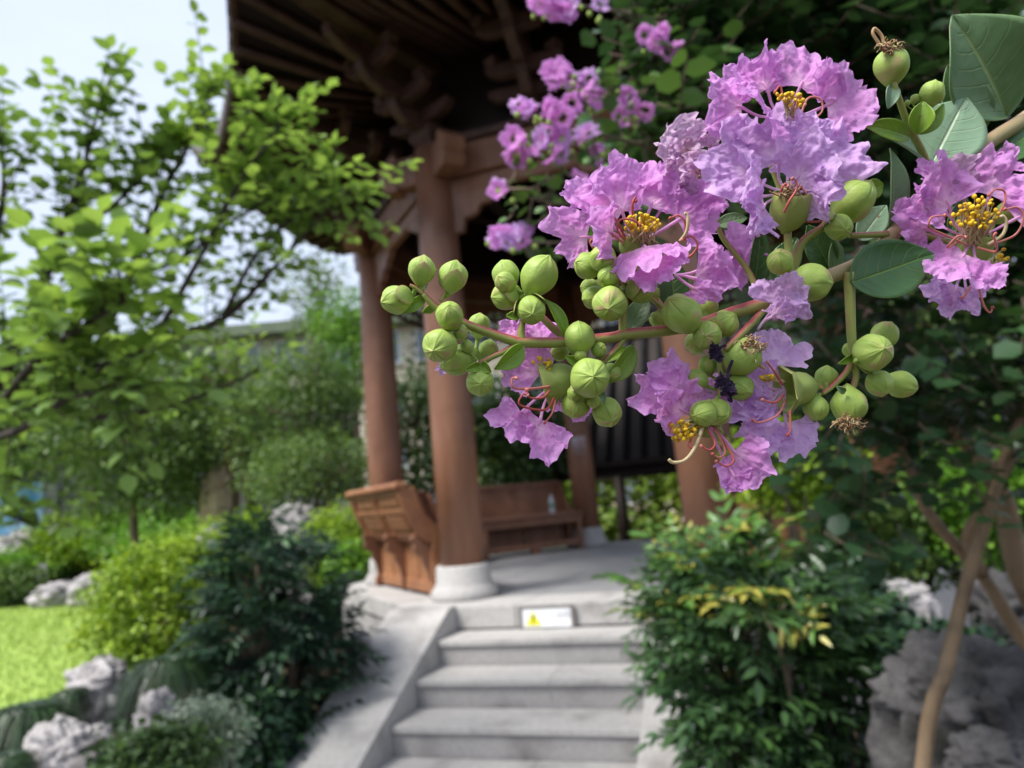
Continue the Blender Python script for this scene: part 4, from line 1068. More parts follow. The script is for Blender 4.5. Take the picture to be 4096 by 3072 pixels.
# ================================================================== FLOWERS
random.seed(61)
def petal_mat(name, base, mid, edge):
    m_, n, l, b, o = newmat(name)
    a = n.new('ShaderNodeAttribute'); a.attribute_name = 'tint'
    r = n.new('ShaderNodeValToRGB'); e = r.color_ramp.elements; e.new(.5)
    for q_, (p, c) in zip(e, ((0, base), (.4, mid), (1, edge))): q_.position = p; q_.color = (*c, 1)
    ge = n.new('ShaderNodeNewGeometry')
    nz = n.new('ShaderNodeTexNoise'); nz.inputs['Scale'].default_value = 260; nz.inputs['Detail'].default_value = 4
    l.new(ge.outputs['Position'], nz.inputs['Vector'])
    ma = n.new('ShaderNodeMath'); ma.operation = 'MULTIPLY_ADD'; ma.inputs[1].default_value = .7
    mb = n.new('ShaderNodeMath'); mb.operation = 'ADD'; mb.inputs[1].default_value = -.35
    l.new(a.outputs['Fac'], mb.inputs[0]); l.new(nz.outputs['Fac'], ma.inputs[0]); l.new(mb.outputs[0], ma.inputs[2]); l.new(ma.outputs[0], r.inputs['Fac'])
    l.new(r.outputs['Color'], b.inputs['Base Color']); b.inputs['Roughness'].default_value = .55; b.inputs['Specular IOR Level'].default_value = .25
    b.inputs['Sheen Weight'].default_value = .12
    n2 = n.new('ShaderNodeTexNoise'); n2.inputs['Scale'].default_value = 480; n2.inputs['Detail'].default_value = 5; n2.inputs['Roughness'].default_value = .6; n2.inputs['Distortion'].default_value = .8
    l.new(ge.outputs['Position'], n2.inputs['Vector'])
    bp = n.new('ShaderNodeBump'); bp.inputs['Strength'].default_value = .6; bp.inputs['Distance'].default_value = .001
    l.new(n2.outputs['Fac'], bp.inputs['Height']); l.new(bp.outputs[0], b.inputs['Normal'])
    t = n.new('ShaderNodeBsdfTranslucent'); l.new(r.outputs['Color'], t.inputs['Color']); l.new(bp.outputs[0], t.inputs['Normal'])
    mx = n.new('ShaderNodeMixShader'); mx.inputs[0].default_value = .45
    l.new(b.outputs[0], mx.inputs[1]); l.new(t.outputs[0], mx.inputs[2]); l.new(mx.outputs[0], o.inputs['Surface'])
    return m_
PK = petal_mat('pink_petal', (.90, .52, .80), (.77, .31, .73), (.80, .41, .82))
LV = petal_mat('lavender_petal', (.90, .64, .88), (.74, .45, .82), (.80, .54, .90))
WI = petal_mat('withered_petal', (.66, .40, .42), (.72, .44, .70), (.80, .58, .76))
DK = petal_mat('dried_petal', (.05, .03, .07), (.035, .018, .06), (.07, .04, .10))
BUDM = tmat('bud_skin', [(0, (.10, .17, .03)), (.35, (.25, .37, .07)), (.75, (.35, .46, .10)), (1, (.42, .33, .15))], .5, 0, spec=.3, nscale=300, namt=.55, bump=.35, bscale=1300, dist=.0003, sss=.12)
STEMM = tmat('red_green_stem', [(0, (.22, .27, .055)), (.45, (.30, .33, .08)), (.62, (.38, .20, .10)), (.82, (.40, .06, .075)), (1, (.50, .16, .13))], .5, 0, spec=.4, nscale=420, namt=.35, bump=.4, bscale=700, dist=.0004)
STEMB = tmat('woody_stem', [(0, (.24, .22, .09)), (.5, (.34, .29, .13)), (1, (.45, .30, .19))], .6, 0, spec=.3, nscale=260, namt=.5, bump=.4, bscale=600, dist=.0004)
CALY = tmat('calyx_skin', [(0, (.30, .40, .09)), (.6, (.36, .42, .12)), (1, (.46, .40, .16))], .5, .15, spec=.3, nscale=300, namt=.3, bump=.2, bscale=900, dist=.0003)
FILR = tmat('red_filament', [(0, (.50, .08, .07)), (.5, (.62, .17, .15)), (1, (.75, .33, .26))], .45, .2, tcol=(1, .8, .7))
FILC = tmat('cream_filament', [(0, (.62, .50, .26)), (1, (.78, .66, .42))], .5, .25, tcol=(1, .95, .8))
ANTH = tmat('yellow_anther', [(0, (.62, .36, .01)), (1, (.85, .58, .02))], .7, 0, nscale=2000, namt=.5, bump=.5, bscale=3000, dist=.0003)
DRYF = tmat('dried_filament', [(0, (.30, .12, .06)), (.5, (.52, .36, .18)), (1, (.66, .55, .32))], .7, .15, nscale=900, namt=.6)
def leafmat(name, c1, c2, vein, back, rough=.32):
    m_, n, l, b, o = newmat(name)
    uv = n.new('ShaderNodeUVMap'); uv.uv_map = 'UVMap'
    sx = n.new('ShaderNodeSeparateXYZ'); l.new(uv.outputs[0], sx.inputs[0])
    def M(op, a, b_=None, c=None):
        q_ = n.new('ShaderNodeMath'); q_.operation = op
        for i, v in enumerate((a, b_, c)):
            if v is None: continue
            if isinstance(v, (int, float)): q_.inputs[i].default_value = v
            else: l.new(v, q_.inputs[i])
        return q_.outputs[0]
    au = M('ABSOLUTE', M('MULTIPLY_ADD', sx.outputs[0], 2, -1))
    ge = n.new('ShaderNodeNewGeometry')
    nz = n.new('ShaderNodeTexNoise'); nz.inputs['Scale'].default_value = 150; nz.inputs['Detail'].default_value = 3
    l.new(ge.outputs['Position'], nz.inputs['Vector'])
    rib = M('SUBTRACT', 1, M('SMOOTH_MIN', M('MULTIPLY', au, 16), 1, .2))
    ph = M('ADD', M('MULTIPLY', sx.outputs[1], 6.5), M('MULTIPLY', M('POWER', au, 1.4), -1.5))
    ph = M('ADD', ph, M('MULTIPLY', nz.outputs['Fac'], .5))
    tri = M('ABSOLUTE', M('SUBTRACT', M('FRACT', ph), .5))
    lat = M('SUBTRACT', 1, M('SMOOTH_MIN', M('MULTIPLY', tri, 13), 1, .2))
    lat = M('MULTIPLY', lat, M('SUBTRACT', .75, M('MULTIPLY', au, .55)))
    v = M('MAXIMUM', rib, M('MULTIPLY', lat, .55)); v.node.use_clamp = True
    edge = M('MULTIPLY', M('SUBTRACT', au, .955), 14); edge.node.use_clamp = True
    v2 = M('MAXIMUM', v, edge)
    r = n.new('ShaderNodeMix'); r.data_type = 'RGBA'; r.inputs['A'].default_value = (*c1, 1); r.inputs['B'].default_value = (*c2, 1); l.new(nz.outputs['Fac'], r.inputs['Factor'])
    r2 = n.new('ShaderNodeMix'); r2.data_type = 'RGBA'; r2.inputs['B'].default_value = (*vein, 1); l.new(r.outputs['Result'], r2.inputs['A']); l.new(v2, r2.inputs['Factor'])
    ns = n.new('ShaderNodeTexNoise'); ns.inputs['Scale'].default_value = 330; ns.inputs['Detail'].default_value = 2; l.new(ge.outputs['Position'], ns.inputs['Vector'])
    sp_ = M('MULTIPLY', M('SUBTRACT', ns.outputs['Fac'], .70), 12); sp_.node.use_clamp = True
    r3 = n.new('ShaderNodeMix'); r3.data_type = 'RGBA'; r3.inputs['B'].default_value = (.20, .13, .05, 1); l.new(r2.outputs['Result'], r3.inputs['A']); l.new(sp_, r3.inputs['Factor']); r2 = r3
    l.new(r2.outputs['Result'], b.inputs['Base Color']); b.inputs['Specular IOR Level'].default_value = .5
    nr = n.new('ShaderNodeTexNoise'); nr.inputs['Scale'].default_value = 70; l.new(ge.outputs['Position'], nr.inputs['Vector'])
    l.new(M('MULTIPLY_ADD', nr.outputs['Fac'], .35, rough - .17), b.inputs['Roughness'])
    h = M('ADD', M('MULTIPLY', v, -1.0), M('MULTIPLY', nz.outputs['Fac'], .5))
    bp = n.new('ShaderNodeBump'); bp.inputs['Strength'].default_value = .55; bp.inputs['Distance'].default_value = .0006; l.new(h, bp.inputs['Height']); l.new(bp.outputs[0], b.inputs['Normal'])
    t = n.new('ShaderNodeBsdfTranslucent'); g = n.new('ShaderNodeMix'); g.data_type = 'RGBA'; g.blend_type = 'MULTIPLY'; g.inputs['Factor'].default_value = 1; g.inputs['B'].default_value = (*back, 1)
    l.new(r2.outputs['Result'], g.inputs['A']); l.new(g.outputs['Result'], t.inputs['Color'])
    mx = n.new('ShaderNodeMixShader'); mx.inputs[0].default_value = .25; l.new(b.outputs[0], mx.inputs[1]); l.new(t.outputs[0], mx.inputs[2]); l.new(mx.outputs[0], o.inputs['Surface'])
    return m_
LFD = leafmat('mature_leaf', (.045, .13, .035), (.075, .18, .05), (.22, .36, .09), (1.6, 1.5, .5))
LFG = leafmat('glaucous_leaf', (.12, .235, .095), (.18, .30, .135), (.34, .46, .2), (1.4, 1.4, .7), .4)
LFP = leafmat('pale_leaf', (.20, .34, .20), (.26, .40, .26), (.42, .52, .34), (1.2, 1.2, .7), .45)
LFY = leafmat('young_yellow_leaf', (.18, .33, .025), (.26, .42, .04), (.36, .48, .09), (1.5, 1.4, .5), .4)

def petal_geo(mb, F, P, size, face, seed, nu=76, nv=22, claw=True, span=None, cup=None, ruffle=1.0, clawmb=None):
    rs = random.Random(seed)
    d = P - F; y = d.normalized() if d.length > 1e-6 else up
    z = face - y * face.dot(y); z = z.normalized() if z.length > .05 else y.orthogonal().normalized(); x = y.cross(z)
    base = P - y * min(size * .8, d.length * .95)
    TH = R(span or rs.uniform(80, 112)); cup = rs.uniform(-.25, .35) if cup is None else cup
    ph = [rs.uniform(0, 6.28) for _ in range(6)]; k1 = rs.choice((3, 4, 5)); k2 = rs.choice((9, 10, 11, 12)); k3 = rs.choice((19, 22, 25))
    sd = Vector((rs.uniform(0, 99), rs.uniform(0, 99), rs.uniform(0, 99)))
    vs, ts = [], []
    lop = rs.uniform(-.18, .18)
    for j in range(nv + 1):
        v = j / nv
        for i in range(nu + 1):
            u = i / nu * 2 - 1; th = u * TH
            lobes = 1 + .42 * noise.noise(sd + Vector((th * 1.9, 0, 0)))
            jag = 1 + v ** 3 * (.08 * noise.noise(sd + Vector((th * 4.5, 5, 0))) * 1.6 + .085 * noise.noise(sd + Vector((th * 10, 9, 0))) + .06 * noise.noise(sd + Vector((th * 24, 3, 0))))
            Rm = size * 1.95 * (.30 + .70 * math.cos(th * .62)) * lobes * jag * (1 + lop * u)
            r = v ** .85 * Rm; t2 = th + .05 * v * math.sin(k2 * th + ph[3]) * ruffle
            px_, py_ = r * math.sin(t2), r * math.cos(t2)
            a = ruffle
            pz_ = size * (a * .28 * v ** 1.4 * math.sin(k1 * th + ph[0] + 1.2 * v) + a * .12 * v ** 1.8 * math.sin(k2 * th + ph[1] - 2 * v) + a * .04 * v ** 2 * math.sin(k3 * th + ph[2] + 5 * v) + a * .05 * v ** 6 * math.sin(37 * th + ph[5]))
            q_ = Vector((px_ / size, py_ / size, 0))
            pz_ += size * a * (.20 * noise.noise(q_ * 1.6 + sd) + .15 * noise.noise(q_ * 3.6 + sd) + .12 * (abs(noise.noise(q_ * 4.5 - sd)) - .2) + .075 * noise.noise(q_ * 9 + sd)) * min(1, v * 1.6)
            pz_ += cup * size * v * v
            py_ -= .12 * size * v ** 3 * (1 + math.sin(k2 * th + ph[4]))
            vs.append(base + x * px_ + y * py_ + z * pz_); ts.append(v)
    w = nu + 1
    mb.add(vs, [(j * w + i, j * w + i + 1, (j + 1) * w + i + 1, (j + 1) * w + i) for j in range(nv) for i in range(nu)], ts)
    if claw:
        (clawmb or mb).tube([F, F.lerp(base, .5) + z * (-.12 * d.length), base, base + y * size * .35], [.00042, .00040, .00050, .00012], 6, tint=0.0, sm=3)
def filament(mb, P, r0, r1, tint, sm=4):
    n = len(P); mb.tube(P, [r0 + (r1 - r0) * i / (n - 1) for i in range(n)], 6, tint=tint, sm=sm)

# ---- blurred sprays of the tree behind
def blossom_mesh(mat, seed):
    mb = MB(); rs = random.Random(seed)
    for k in range(6):
        a = k * math.pi / 3 + rs.uniform(-.25, .25); e = rs.uniform(.1, .6)
        P = Vector((math.cos(a), math.sin(a), e)) * .62; petal_geo(mb, Vector((0, 0, 0)), P, .36, Vector((-math.cos(a) * .5, -math.sin(a) * .5, 1)), seed * 10 + k, 18, 6, claw=False)
    return mb.mesh('blossom', mat)
BM = [blossom_mesh(PK, 1), blossom_mesh(PK, 2), blossom_mesh(LV, 3)]
gb = MB(); gb.lathe((0, 0, 0), [(.3, -1), (.75, -.7), (1, 0), (.75, .7), (.1, 1)], 10, tint=.5); GBM = gb.mesh('green_bud', BUDM, smo=True)
cl = [(1185, 0, 1.02, 34, 5), (1225, 22, 1.03, 26, 3), (1290, 20, 1.1, 12, 1), (1415, 75, 1.15, 26, 3), (1445, 108, 1.15, 24, 3), (1210, 165, 1.0, 26, 4), (1255, 185, 1.0, 30, 5), (1290, 200, 1.03, 20, 2), (1340, 215, 1.08, 16, 2),
      (1150, 245, .97, 24, 3), (1205, 245, .98, 30, 4), (1115, 300, .96, 16, 2), (1170, 300, .97, 22, 2), (1130, 330, .96, 20, 2), (1215, 300, .98, 20, 2), (1260, 290, 1.0, 18, 2), (1205, 335, .98, 18, 2), (1300, 320, 1.05, 16, 1), (1330, 250, 1.06, 14, 1), (1370, 240, 1.1, 16, 2),
      (1080, 405, .96, 18, 2), (1085, 512, .98, 22, 3), (1125, 505, .99, 26, 4), (1260, 385, 1.02, 16, 1), (1755, 78, 1.5, 16, 2), (1850, 260, 1.7, 8, 1), (1680, 690, 1.7, 8, 1), (1560, 345, 1.4, 8, 1)]
for x, y, d, rr, n in cl:
    for k in range(n):
        p = D(x + random.gauss(0, rr * .5), y + random.gauss(0, rr * .45), d + random.uniform(-.02, .02))
        nv = (CAM - p).normalized() + Vector((random.gauss(0, .6), random.gauss(0, .4), random.gauss(.2, .5))); q_ = nv.to_track_quat('Z', 'Y').to_matrix().to_4x4()
        M = q_ @ Matrix.Rotation(random.uniform(0, 6.28), 4, 'Z') @ Matrix.Scale(random.uniform(.014, .020), 4); M.translation = p
        link('blossom', BM[random.randrange(3)], M, ct)
    for k in range(n + 2):
        p = D(x + random.gauss(8, rr * .9), y + random.gauss(14, rr * .7), d + random.uniform(-.02, .02)); M = Matrix.Scale(random.uniform(.0030, .0046), 4); M.translation = p
        link('flower_bud', GBM, M, ct)

# ================================================================== THE SHARP BRANCH IN FRONT
FB = thing('flowering_branch', 'sharp crape myrtle branch with green round buds and crinkled pink purple flowers', 'branch', S(4300, 380, .25))
def dep(x): return .196 + (x - 1600) / 2500 * .030
def Q(x, y, dz=0.0): return S(x, y, dep(x) + dz)
def mm(px, x=2600): return px * dep(x) / FPX
def stem(pts, mat=STEMM, name='stem', seg=14, parent=FB, sm=6):
    mb = MB(); mb.tube([Q(p[0], p[1], p[3] if len(p) > 3 else 0) for p in pts], [mm(p[2] * .9, p[0]) for p in pts], seg, sm=sm)
    return mb.build(name, mat, parent, smo=True)
# main axis: woody part and the green-red part
stem([(4300, 330, 40, .03), (4096, 480, 38, .02), (3980, 552, 36, .016), (3833, 655, 34, .012), (3690, 790, 33, .01), (3580, 930, 33, .006), (3453, 1045, 34, .004), (3305, 1112, 33, .002), (3200, 1158, 31)], STEMB, 'woody_stem')
stem([(3230, 1145, 31), (3050, 1215, 29), (2914, 1256, 27), (2796, 1298, 26), (2665, 1322, 25), (2507, 1337, 26), (2445, 1350, 24), (2255, 1368, 24), (2110, 1370, 25), (2050, 1362, 23), (1947, 1328, 21), (1848, 1288, 19), (1744, 1228, 16), (1694, 1176, 12)], STEMM, 'stem')
side = [
    [(1694, 1176, 10), (1660, 1150, 9), (1640, 1140, 7)], [(1760, 1205, 9), (1775, 1180, 9), (1795, 1150, 7)],
    [(2092, 1370, 20), (2085, 1330, 18), (2090, 1290, 15), (2110, 1230, 11)], [(2080, 1365, 16), (2030, 1400, 14), (1965, 1430, 12), (1915, 1455, 9)],
    [(1848, 1300, 11), (1838, 1340, 10), (1815, 1380, 9)], [(2260, 1350, 20, .004), (2210, 1310, 19, .006), (2160, 1260, 16, .008), (2110, 1200, 11, .008)],
    [(2492, 1335, 20), (2492, 1270, 19), (2498, 1200, 17), (2480, 1120, 14), (2500, 1040, 14), (2560, 960, 12)], [(2500, 1345, 15), (2470, 1390, 14), (2420, 1440, 12), (2390, 1470, 9)],
    [(2720, 1310, 14, .004), (2660, 1240, 13, .006), (2600, 1190, 11, .006)], [(3060, 1230, 18), (3010, 1290, 16, -.002), (2950, 1350, 14, -.004), (2900, 1400, 12, -.004)],
    [(2870, 1380, 14), (2880, 1450, 13), (2885, 1530, 12), (2870, 1600, 11)],
    [(3396, 1090, 24), (3400, 1200, 22), (3405, 1330, 20), (3412, 1420, 17)], [(3412, 1440, 15), (3385, 1490, 14), (3330, 1545, 12), (3290, 1575, 10)], [(3412, 1440, 15), (3425, 1500, 14), (3405, 1570, 13)],
    [(3412, 1430, 12), (3450, 1470, 12), (3490, 1500, 10)],
    [(3160, 1180, 20, .004), (3200, 985, 19, .002), (3295, 905, 17, .0), (3310, 850, 14, .0)], [(3160, 1180, 18), (3156, 1040, 18), (3150, 930, 17)],
    [(3550, 937, 16, .004), (3480, 940, 14, .004), (3398, 942, 12, .004)],
    [(3720, 690, 16, .012), (3690, 610, 17, .008), (3636, 506, 16, .004), (3590, 380, 14), (3572, 325, 13)],
    [(3950, 980, 14, .006), (3860, 1010, 12, .01), (3760, 960, 14, .012), (3620, 930, 16, .012)],
    [(3050, 1215, 16, .004), (2990, 1080, 14, .008), (2880, 930, 12, .01), (2840, 760, 10, .012), (2800, 700, 8, .01)],
    [(2440, 1500, 12), (2380, 1560, 10), (2330, 1590, 9)], [(2400, 1460, 12), (2300, 1500, 12), (2260, 1520, 12)],
    [(3196, 1553, 9), (3240, 1545, 9), (3290, 1552, 10)], [(3306, 1530, 6), (3310, 1555, 7)], [(3040, 560, 10, .01), (3120, 760, 12, .008), (3150, 900, 13, .004)],
    [(2834, 1660, 9, .003), (2860, 1610, 10, .003)],
]
for s_ in side: stem(s_, STEMM, 'side_stem', 10)

# buds ---------------------------------------------------------------
def bud_mesh(seed):
    rs = random.Random(seed); mb = MB(); nu, nv = 84, 26; vs, ts = [], []; o_ = rs.uniform(0, 1); blush = rs.uniform(0, .5)
    for j in range(nv + 1):
        a = math.pi * j / nv
        for i in range(nu):
            p_ = 2 * math.pi * i / nu + o_
            seg = (p_ * 6 / (2 * math.pi)) % 1.0; ds = min(seg, 1 - seg) * 2          # 0 at a seam
            w = min(1, max(0, (1.75 - a) / 1.1)); w = w * w * (3 - 2 * w)
            r = 1 + .035 * (1 - ds) * w * (1 if a > .15 else a / .15) - .06 * math.exp(-(ds / .07) ** 2) * w * min(1, a / .25)
            r += .07 * noise.noise(Vector((math.cos(p_), math.sin(p_), a)) * 1.3 + Vector((seed, 0, 0)))
            zr = math.cos(a); k = 1.0 if zr > 0 else 1.0 + .25 * zr * zr
            tip = .10 * math.exp(-(a / .16) ** 2)
            rad = math.sin(a) * r * (1 if zr > -.2 else 1 - .30 * ((-zr - .2) / .8) ** 2)
            vs.append(Vector((rad * math.cos(p_), rad * math.sin(p_), zr * r * k + tip)))
            t = .55 - .38 * math.exp(-(ds / .10) ** 2) * w + .12 * w * (1 - a) + blush * max(0, noise.noise(Vector((math.cos(p_), math.sin(p_), a)) + Vector((0, seed, 0)))) * 1.8
            ts.append(min(1, max(0, t)))
    mb.add(vs, [(j * nu + i, (j + 1) * nu + i, (j + 1) * nu + (i + 1) % nu, j * nu + (i + 1) % nu) for j in range(nv) for i in range(nu)], ts)
    return mb.mesh('bud', BUDM, smo=True)
BUDS = [bud_mesh(i) for i in range(8)]
def bract_mesh(seed):
    rs = random.Random(seed); mb = MB(); vs, ts = [], []; n1, n2 = 12, 8
    for j in range(n1 + 1):
        f = j / n1; wd = .55 * math.sin(math.pi * min(1, f * .93 + .07)) ** .7
        for i in range(n2 + 1):
            g_ = (i / n2 * 2 - 1) * wd; a = math.pi * .92 - f * 1.75; rr = 1.08 + .05 * f + .16 * f ** 3
            vs.append(Vector((rr * math.sin(a) * math.cos(g_ * 1.3), rr * math.sin(a) * math.sin(g_ * 1.3), rr * math.cos(a) * 1.05)))
            ts.append(min(1, .42 + .55 * f ** 3 + .45 * abs(i / n2 * 2 - 1) ** 4))
    w = n2 + 1
    mb.add(vs, [(j * w + i, j * w + i + 1, (j + 1) * w + i + 1, (j + 1) * w + i) for j in range(n1) for i in range(n2)], ts)
    return mb.mesh('bract', BUDM, smo=True)
BRA = [bract_mesh(i) for i in range(2)]
def axv(ax, ay, az): return (rt * ax - up * ay - fwd * az).normalized()
def bud(x, y, r, ax, ay, az, dz=0, node=None, br=0, el=1.0, ndz=None):
    c = Q(x, y, dz); a = axv(ax, ay, az); q_ = a.to_track_quat('Z', 'Y').to_matrix().to_4x4()
    s_ = mm(r, x); M = q_ @ Matrix.Rotation(random.uniform(0, 6.28), 4, 'Z') @ Matrix.Diagonal((s_, s_, s_ * el, 1)); M.translation = c
    o = link('bud', BUDS[random.randrange(8)], M, FB)
    b0 = c - a * s_ * .8 * el
    if node:
        nd = Q(node[0], node[1], dz if ndz is None else ndz)
        mb = MB(); mb.tube([b0 + a * s_ * .25, b0 - a * s_ * .25, (b0 - a * s_ * .4).lerp(nd, .6), nd], [s_ * .45, s_ * .20, s_ * .15, s_ * .17], 10, sm=4, tint=.35)
        mb.build('stalk', BUDM, o, smo=True)
    for k in range(br):
        Mb = M @ Matrix.Rotation(random.uniform(0, 6.28) if k else 0, 4, 'Z')
        # first bract turned towards the viewer
        if k == 0:
            v = M.to_3x3().inverted() @ (-fwd + rt * random.uniform(-.5, .5)); Mb = M @ Matrix.Rotation(math.atan2(v.y, v.x), 4, 'Z')
        link('bract', BRA[k % 2], Mb @ Matrix.Scale(1.02, 4), o)
    return o
B = [  # x, y, r, axis(right, down, to viewer), depth, stalk node, bracts
    (1687, 1081, 54, .15, -1, .1, 0, (1692, 1165), 1), (1812, 1106, 58, .25, -1, .15, 0, (1783, 1185), 2), (1586, 1199, 58, -.8, .2, .5, 0, (1660, 1155), 1), (1798, 1262, 53, .0, -.6, .9, -.006, (1800, 1310), 1),
    (1760, 1382, 66, -.3, .35, 1, -.006, (1815, 1365), 0), (1835, 1440, 62, -.85, .4, .25, .004, (1925, 1450), 0), (1920, 1529, 55, .1, .1, 1, -.003, (1920, 1460), 0), (1916, 1303, 48, .1, -1, .2, .010, (1900, 1430), 0), (1955, 1400, 40, .1, -.9, 0, .006, (1928, 1450), 1), (1840, 1330, 32, .5, -.3, .4, -.003, (1815, 1320), 0), (1868, 1385, 26, -.4, -.8, .1, .0, (1910, 1440), 0),
    (2024, 1099, 56, -.3, -.9, -.1, .006, (2085, 1170), 0), (2020, 1128, 40, -.6, -.4, .7, -.0005, (2088, 1168), 1), (2155, 1104, 71, .45, -.85, .25, .0, (2090, 1180), 0), (2024, 1185, 57, -.7, .1, .3, .004, (2090, 1190), 1), (2124, 1240, 56, .05, .35, 1, -.004, (2108, 1225), 2),
    (1912, 1545, 3, 0, 0, 1, 0, None, 0),
    (2318, 1352, 61, -.1, -.9, .4, -.003, (2365, 1440), 0), (2359, 1511, 75, .05, -.05, 1, -.009, (2385, 1455), 0), (2304, 1615, 58, -.2, .8, .6, .002, (2360, 1560), 0), (2427, 1648, 59, .2, .5, .9, .001, (2385, 1570), 0), (2321, 1421, 24, -.1, -.7, .8, -.004, (2350, 1445), 1), (2396, 1400, 31, .1, -.3, 1, -.002, (2400, 1445), 1), (2445, 1490, 38, .5, .2, .4, .003, (2420, 1455), 0), (2241, 1408, 38, -.6, .2, .3, .010, (2330, 1450), 0), (2300, 1572, 30, -.3, .6, .4, -.004, (2350, 1545), 1), (2374, 1602, 30, .2, .8, .4, -.002, (2375, 1560), 0),
    (2353, 1063, 56, -.6, -.1, .4, .004, (2440, 1090), 0), (2412, 1034, 54, -.1, -.4, .8, -.003, (2460, 1090), 1), (2435, 1106, 44, .0, -.4, .8, -.004, (2470, 1130), 1), (2439, 1215, 68, -.2, .35, .9, -.006, (2490, 1150), 0), (2376, 1190, 48, -.7, .2, .3, .008, (2470, 1140), 0), (2563, 1161, 51, .8, .0, .6, -.003, (2500, 1130), 1), (2525, 1079, 54, .2, -.4, .6, .006, (2495, 1130), 0), (2360, 1150, 38, -.7, 0, .2, .012, (2470, 1130), 0),
    (2728, 1256, 71, -.7, -.6, .45, -.006, (2810, 1300), 0), (2896, 1296, 54, .5, -.5, .6, .0, (2850, 1350), 1), (2828, 1342, 55, -.4, .1, .9, -.005, (2880, 1330), 0), (2633, 1278, 36, -.6, -.3, .3, .008, (2700, 1300), 0), (2832, 1224, 42, .1, -.9, .2, .010, (2830, 1290), 0), (2785, 1370, 45, -.8, .3, .3, .006, (2850, 1340), 0),
    (3411, 808, 77, .55, -.75, .4, -.002, (3318, 870), 0), (3354, 908, 50, .1, .4, .9, -.005, (3310, 875), 1), (3242, 1130, 74, .8, .1, .6, -.004, (3170, 1130), 0), (3120, 1048, 50, -.3, -.5, .8, .0, (3160, 1110), 0), (4030, 850, 48, .6, -.5, .4, .012, (3960, 950), 0),
    (3727, 376, 47, .1, -1, .3, .0, (3705, 440), 0), (3660, 396, 18, .3, -.9, .2, .002, (3680, 450), 0), (3630, 412, 11, -.1, -.9, .2, .002, (3672, 455), 0),
    (2786, 1523, 48, -.6, -.3, .6, .002, (2870, 1560), 0), (2832, 1461, 38, -.2, -.8, .4, .005, (2876, 1520), 0), (2958, 1549, 54, .4, .3, .8, .0, (2885, 1560), 0), (2815, 1655, 52, -.75, .1, .75, -.004, (2870, 1600), 0), (2868, 1648, 54, .4, .2, .85, -.002, (2872, 1590), 1), (2820, 1590, 34, -.3, .3, .4, .008, (2868, 1590), 0),
    (3490, 1410, 72, .05, -.15, 1, -.006, (3425, 1445), 0), (3537, 1341, 54, .3, -.8, .3, .008, (3440, 1440), 0), (3517, 1533, 51, .1, .7, .8, -.002, (3480, 1485), 0), (3603, 1537, 55, .8, .3, .4, .003, (3490, 1495), 0), (3306, 1510, 44, .0, -.8, .2, .004, (3300, 1545), 0), (3264, 1631, 48, -.1, .9, .5, -.001, (3280, 1580), 0), (3400, 1400, 30, -.3, -.6, .3, .005, (3412, 1435), 0),
    (2610, 1175, 30, .4, -.3, .2, .009, (2600, 1190), 0),
]
for q_ in B:
    if q_[2] > 5: bud(q_[0], q_[1], q_[2], *q_[3:6], dz=q_[6], node=q_[7], br=q_[8], el=1.18 if q_[2] in (62, 71, 77) else 1.04)

# leaves ---------------------------------------------------------------
def fleaf(b, t, wpx, mat, dzb=0, dzt=0, bend=.15, roll=0, face=None, cup=.25, wav=.04, sharp=1.0, seed=0, name='leaf', pw=.8, ex=.72):
    """leaf from base pixel b to tip pixel t, half width in pixels"""
    Bp, Tp = Q(b[0], b[1], dzb), Q(t[0], t[1], dzt); y = Tp - Bp; ln = y.length; y.normalize()
    f_ = face or (-fwd + up * .12); z = (f_ - y * f_.dot(y)).normalized(); x = y.cross(z)
    c_, s_ = math.cos(roll), math.sin(roll); x, z = x * c_ + z * s_, z * c_ - x * s_
    hw = mm(wpx, b[0]); n1, n2 = 28, 14; mb = MB(); vs, uv = [], []
    for j in range(n1 + 1):
        f = (1 - math.cos(math.pi * j / n1)) / 2
        wd = hw * math.sin(math.pi * f ** pw) ** ex if 0 < f < 1 else 0
        wd = max(wd, hw * .03) * (1 - .25 * sharp * max(0, f - .75) / .25)
        cen = Bp + y * ln * f + z * (bend * ln * (4 * f * (1 - f)) * .5)
        for i in range(n2 + 1):
            u = i / n2 * 2 - 1
            zz = cup * wd * (u * u) + wav * hw * math.sin(f * 9 + seed + (2 if u > 0 else 0)) * abs(u) ** 2 + .02 * hw * math.sin(f * 40 - abs(u) * 8) * (1 - abs(u)) * min(1, abs(u) * 4) - .04 * hw * math.exp(-(u / .08) ** 2)
            vs.append(cen + x * wd * u + z * zz); uv.append((i / n2, f))
    w = n2 + 1
    mb.add(vs, [(j * w + i, j * w + i + 1, (j + 1) * w + i + 1, (j + 1) * w + i) for j in range(n1) for i in range(n2)]); mb.uv = uv
    o = mb.build(name, mat, FB, smo=True)
    so_ = o.modifiers.new('thickness', 'SOLIDIFY'); so_.thickness = .00022
    return o
fleaf((4030, 465), (3812, 60), 215, LFG, .020, .014, .10, .25, face=-fwd + up * .6 - rt * .3, cup=.30, seed=1, pw=.85, ex=.8, wav=.09, sharp=.2)
fleaf((3900, 558), (3790, 262), 108, LFG, .024, .020, .08, .2, cup=.25, seed=2)
fleaf((3720, 668), (3862, 392), 150, LFP, .016, .014, .05, .3, cup=.1, seed=3, pw=.9)
fleaf((3715, 660), (3462, 505), 70, LFP, .014, .008, .10, -.5, cup=.4, seed=4)
fleaf((3640, 548), (3452, 500), 42, LFY, .004, .000, .15, .2, cup=.35, seed=5)
fleaf((3556, 920), (3560, 592), 62, LFG, .008, .006, .12, -.5, cup=.5, seed=6)
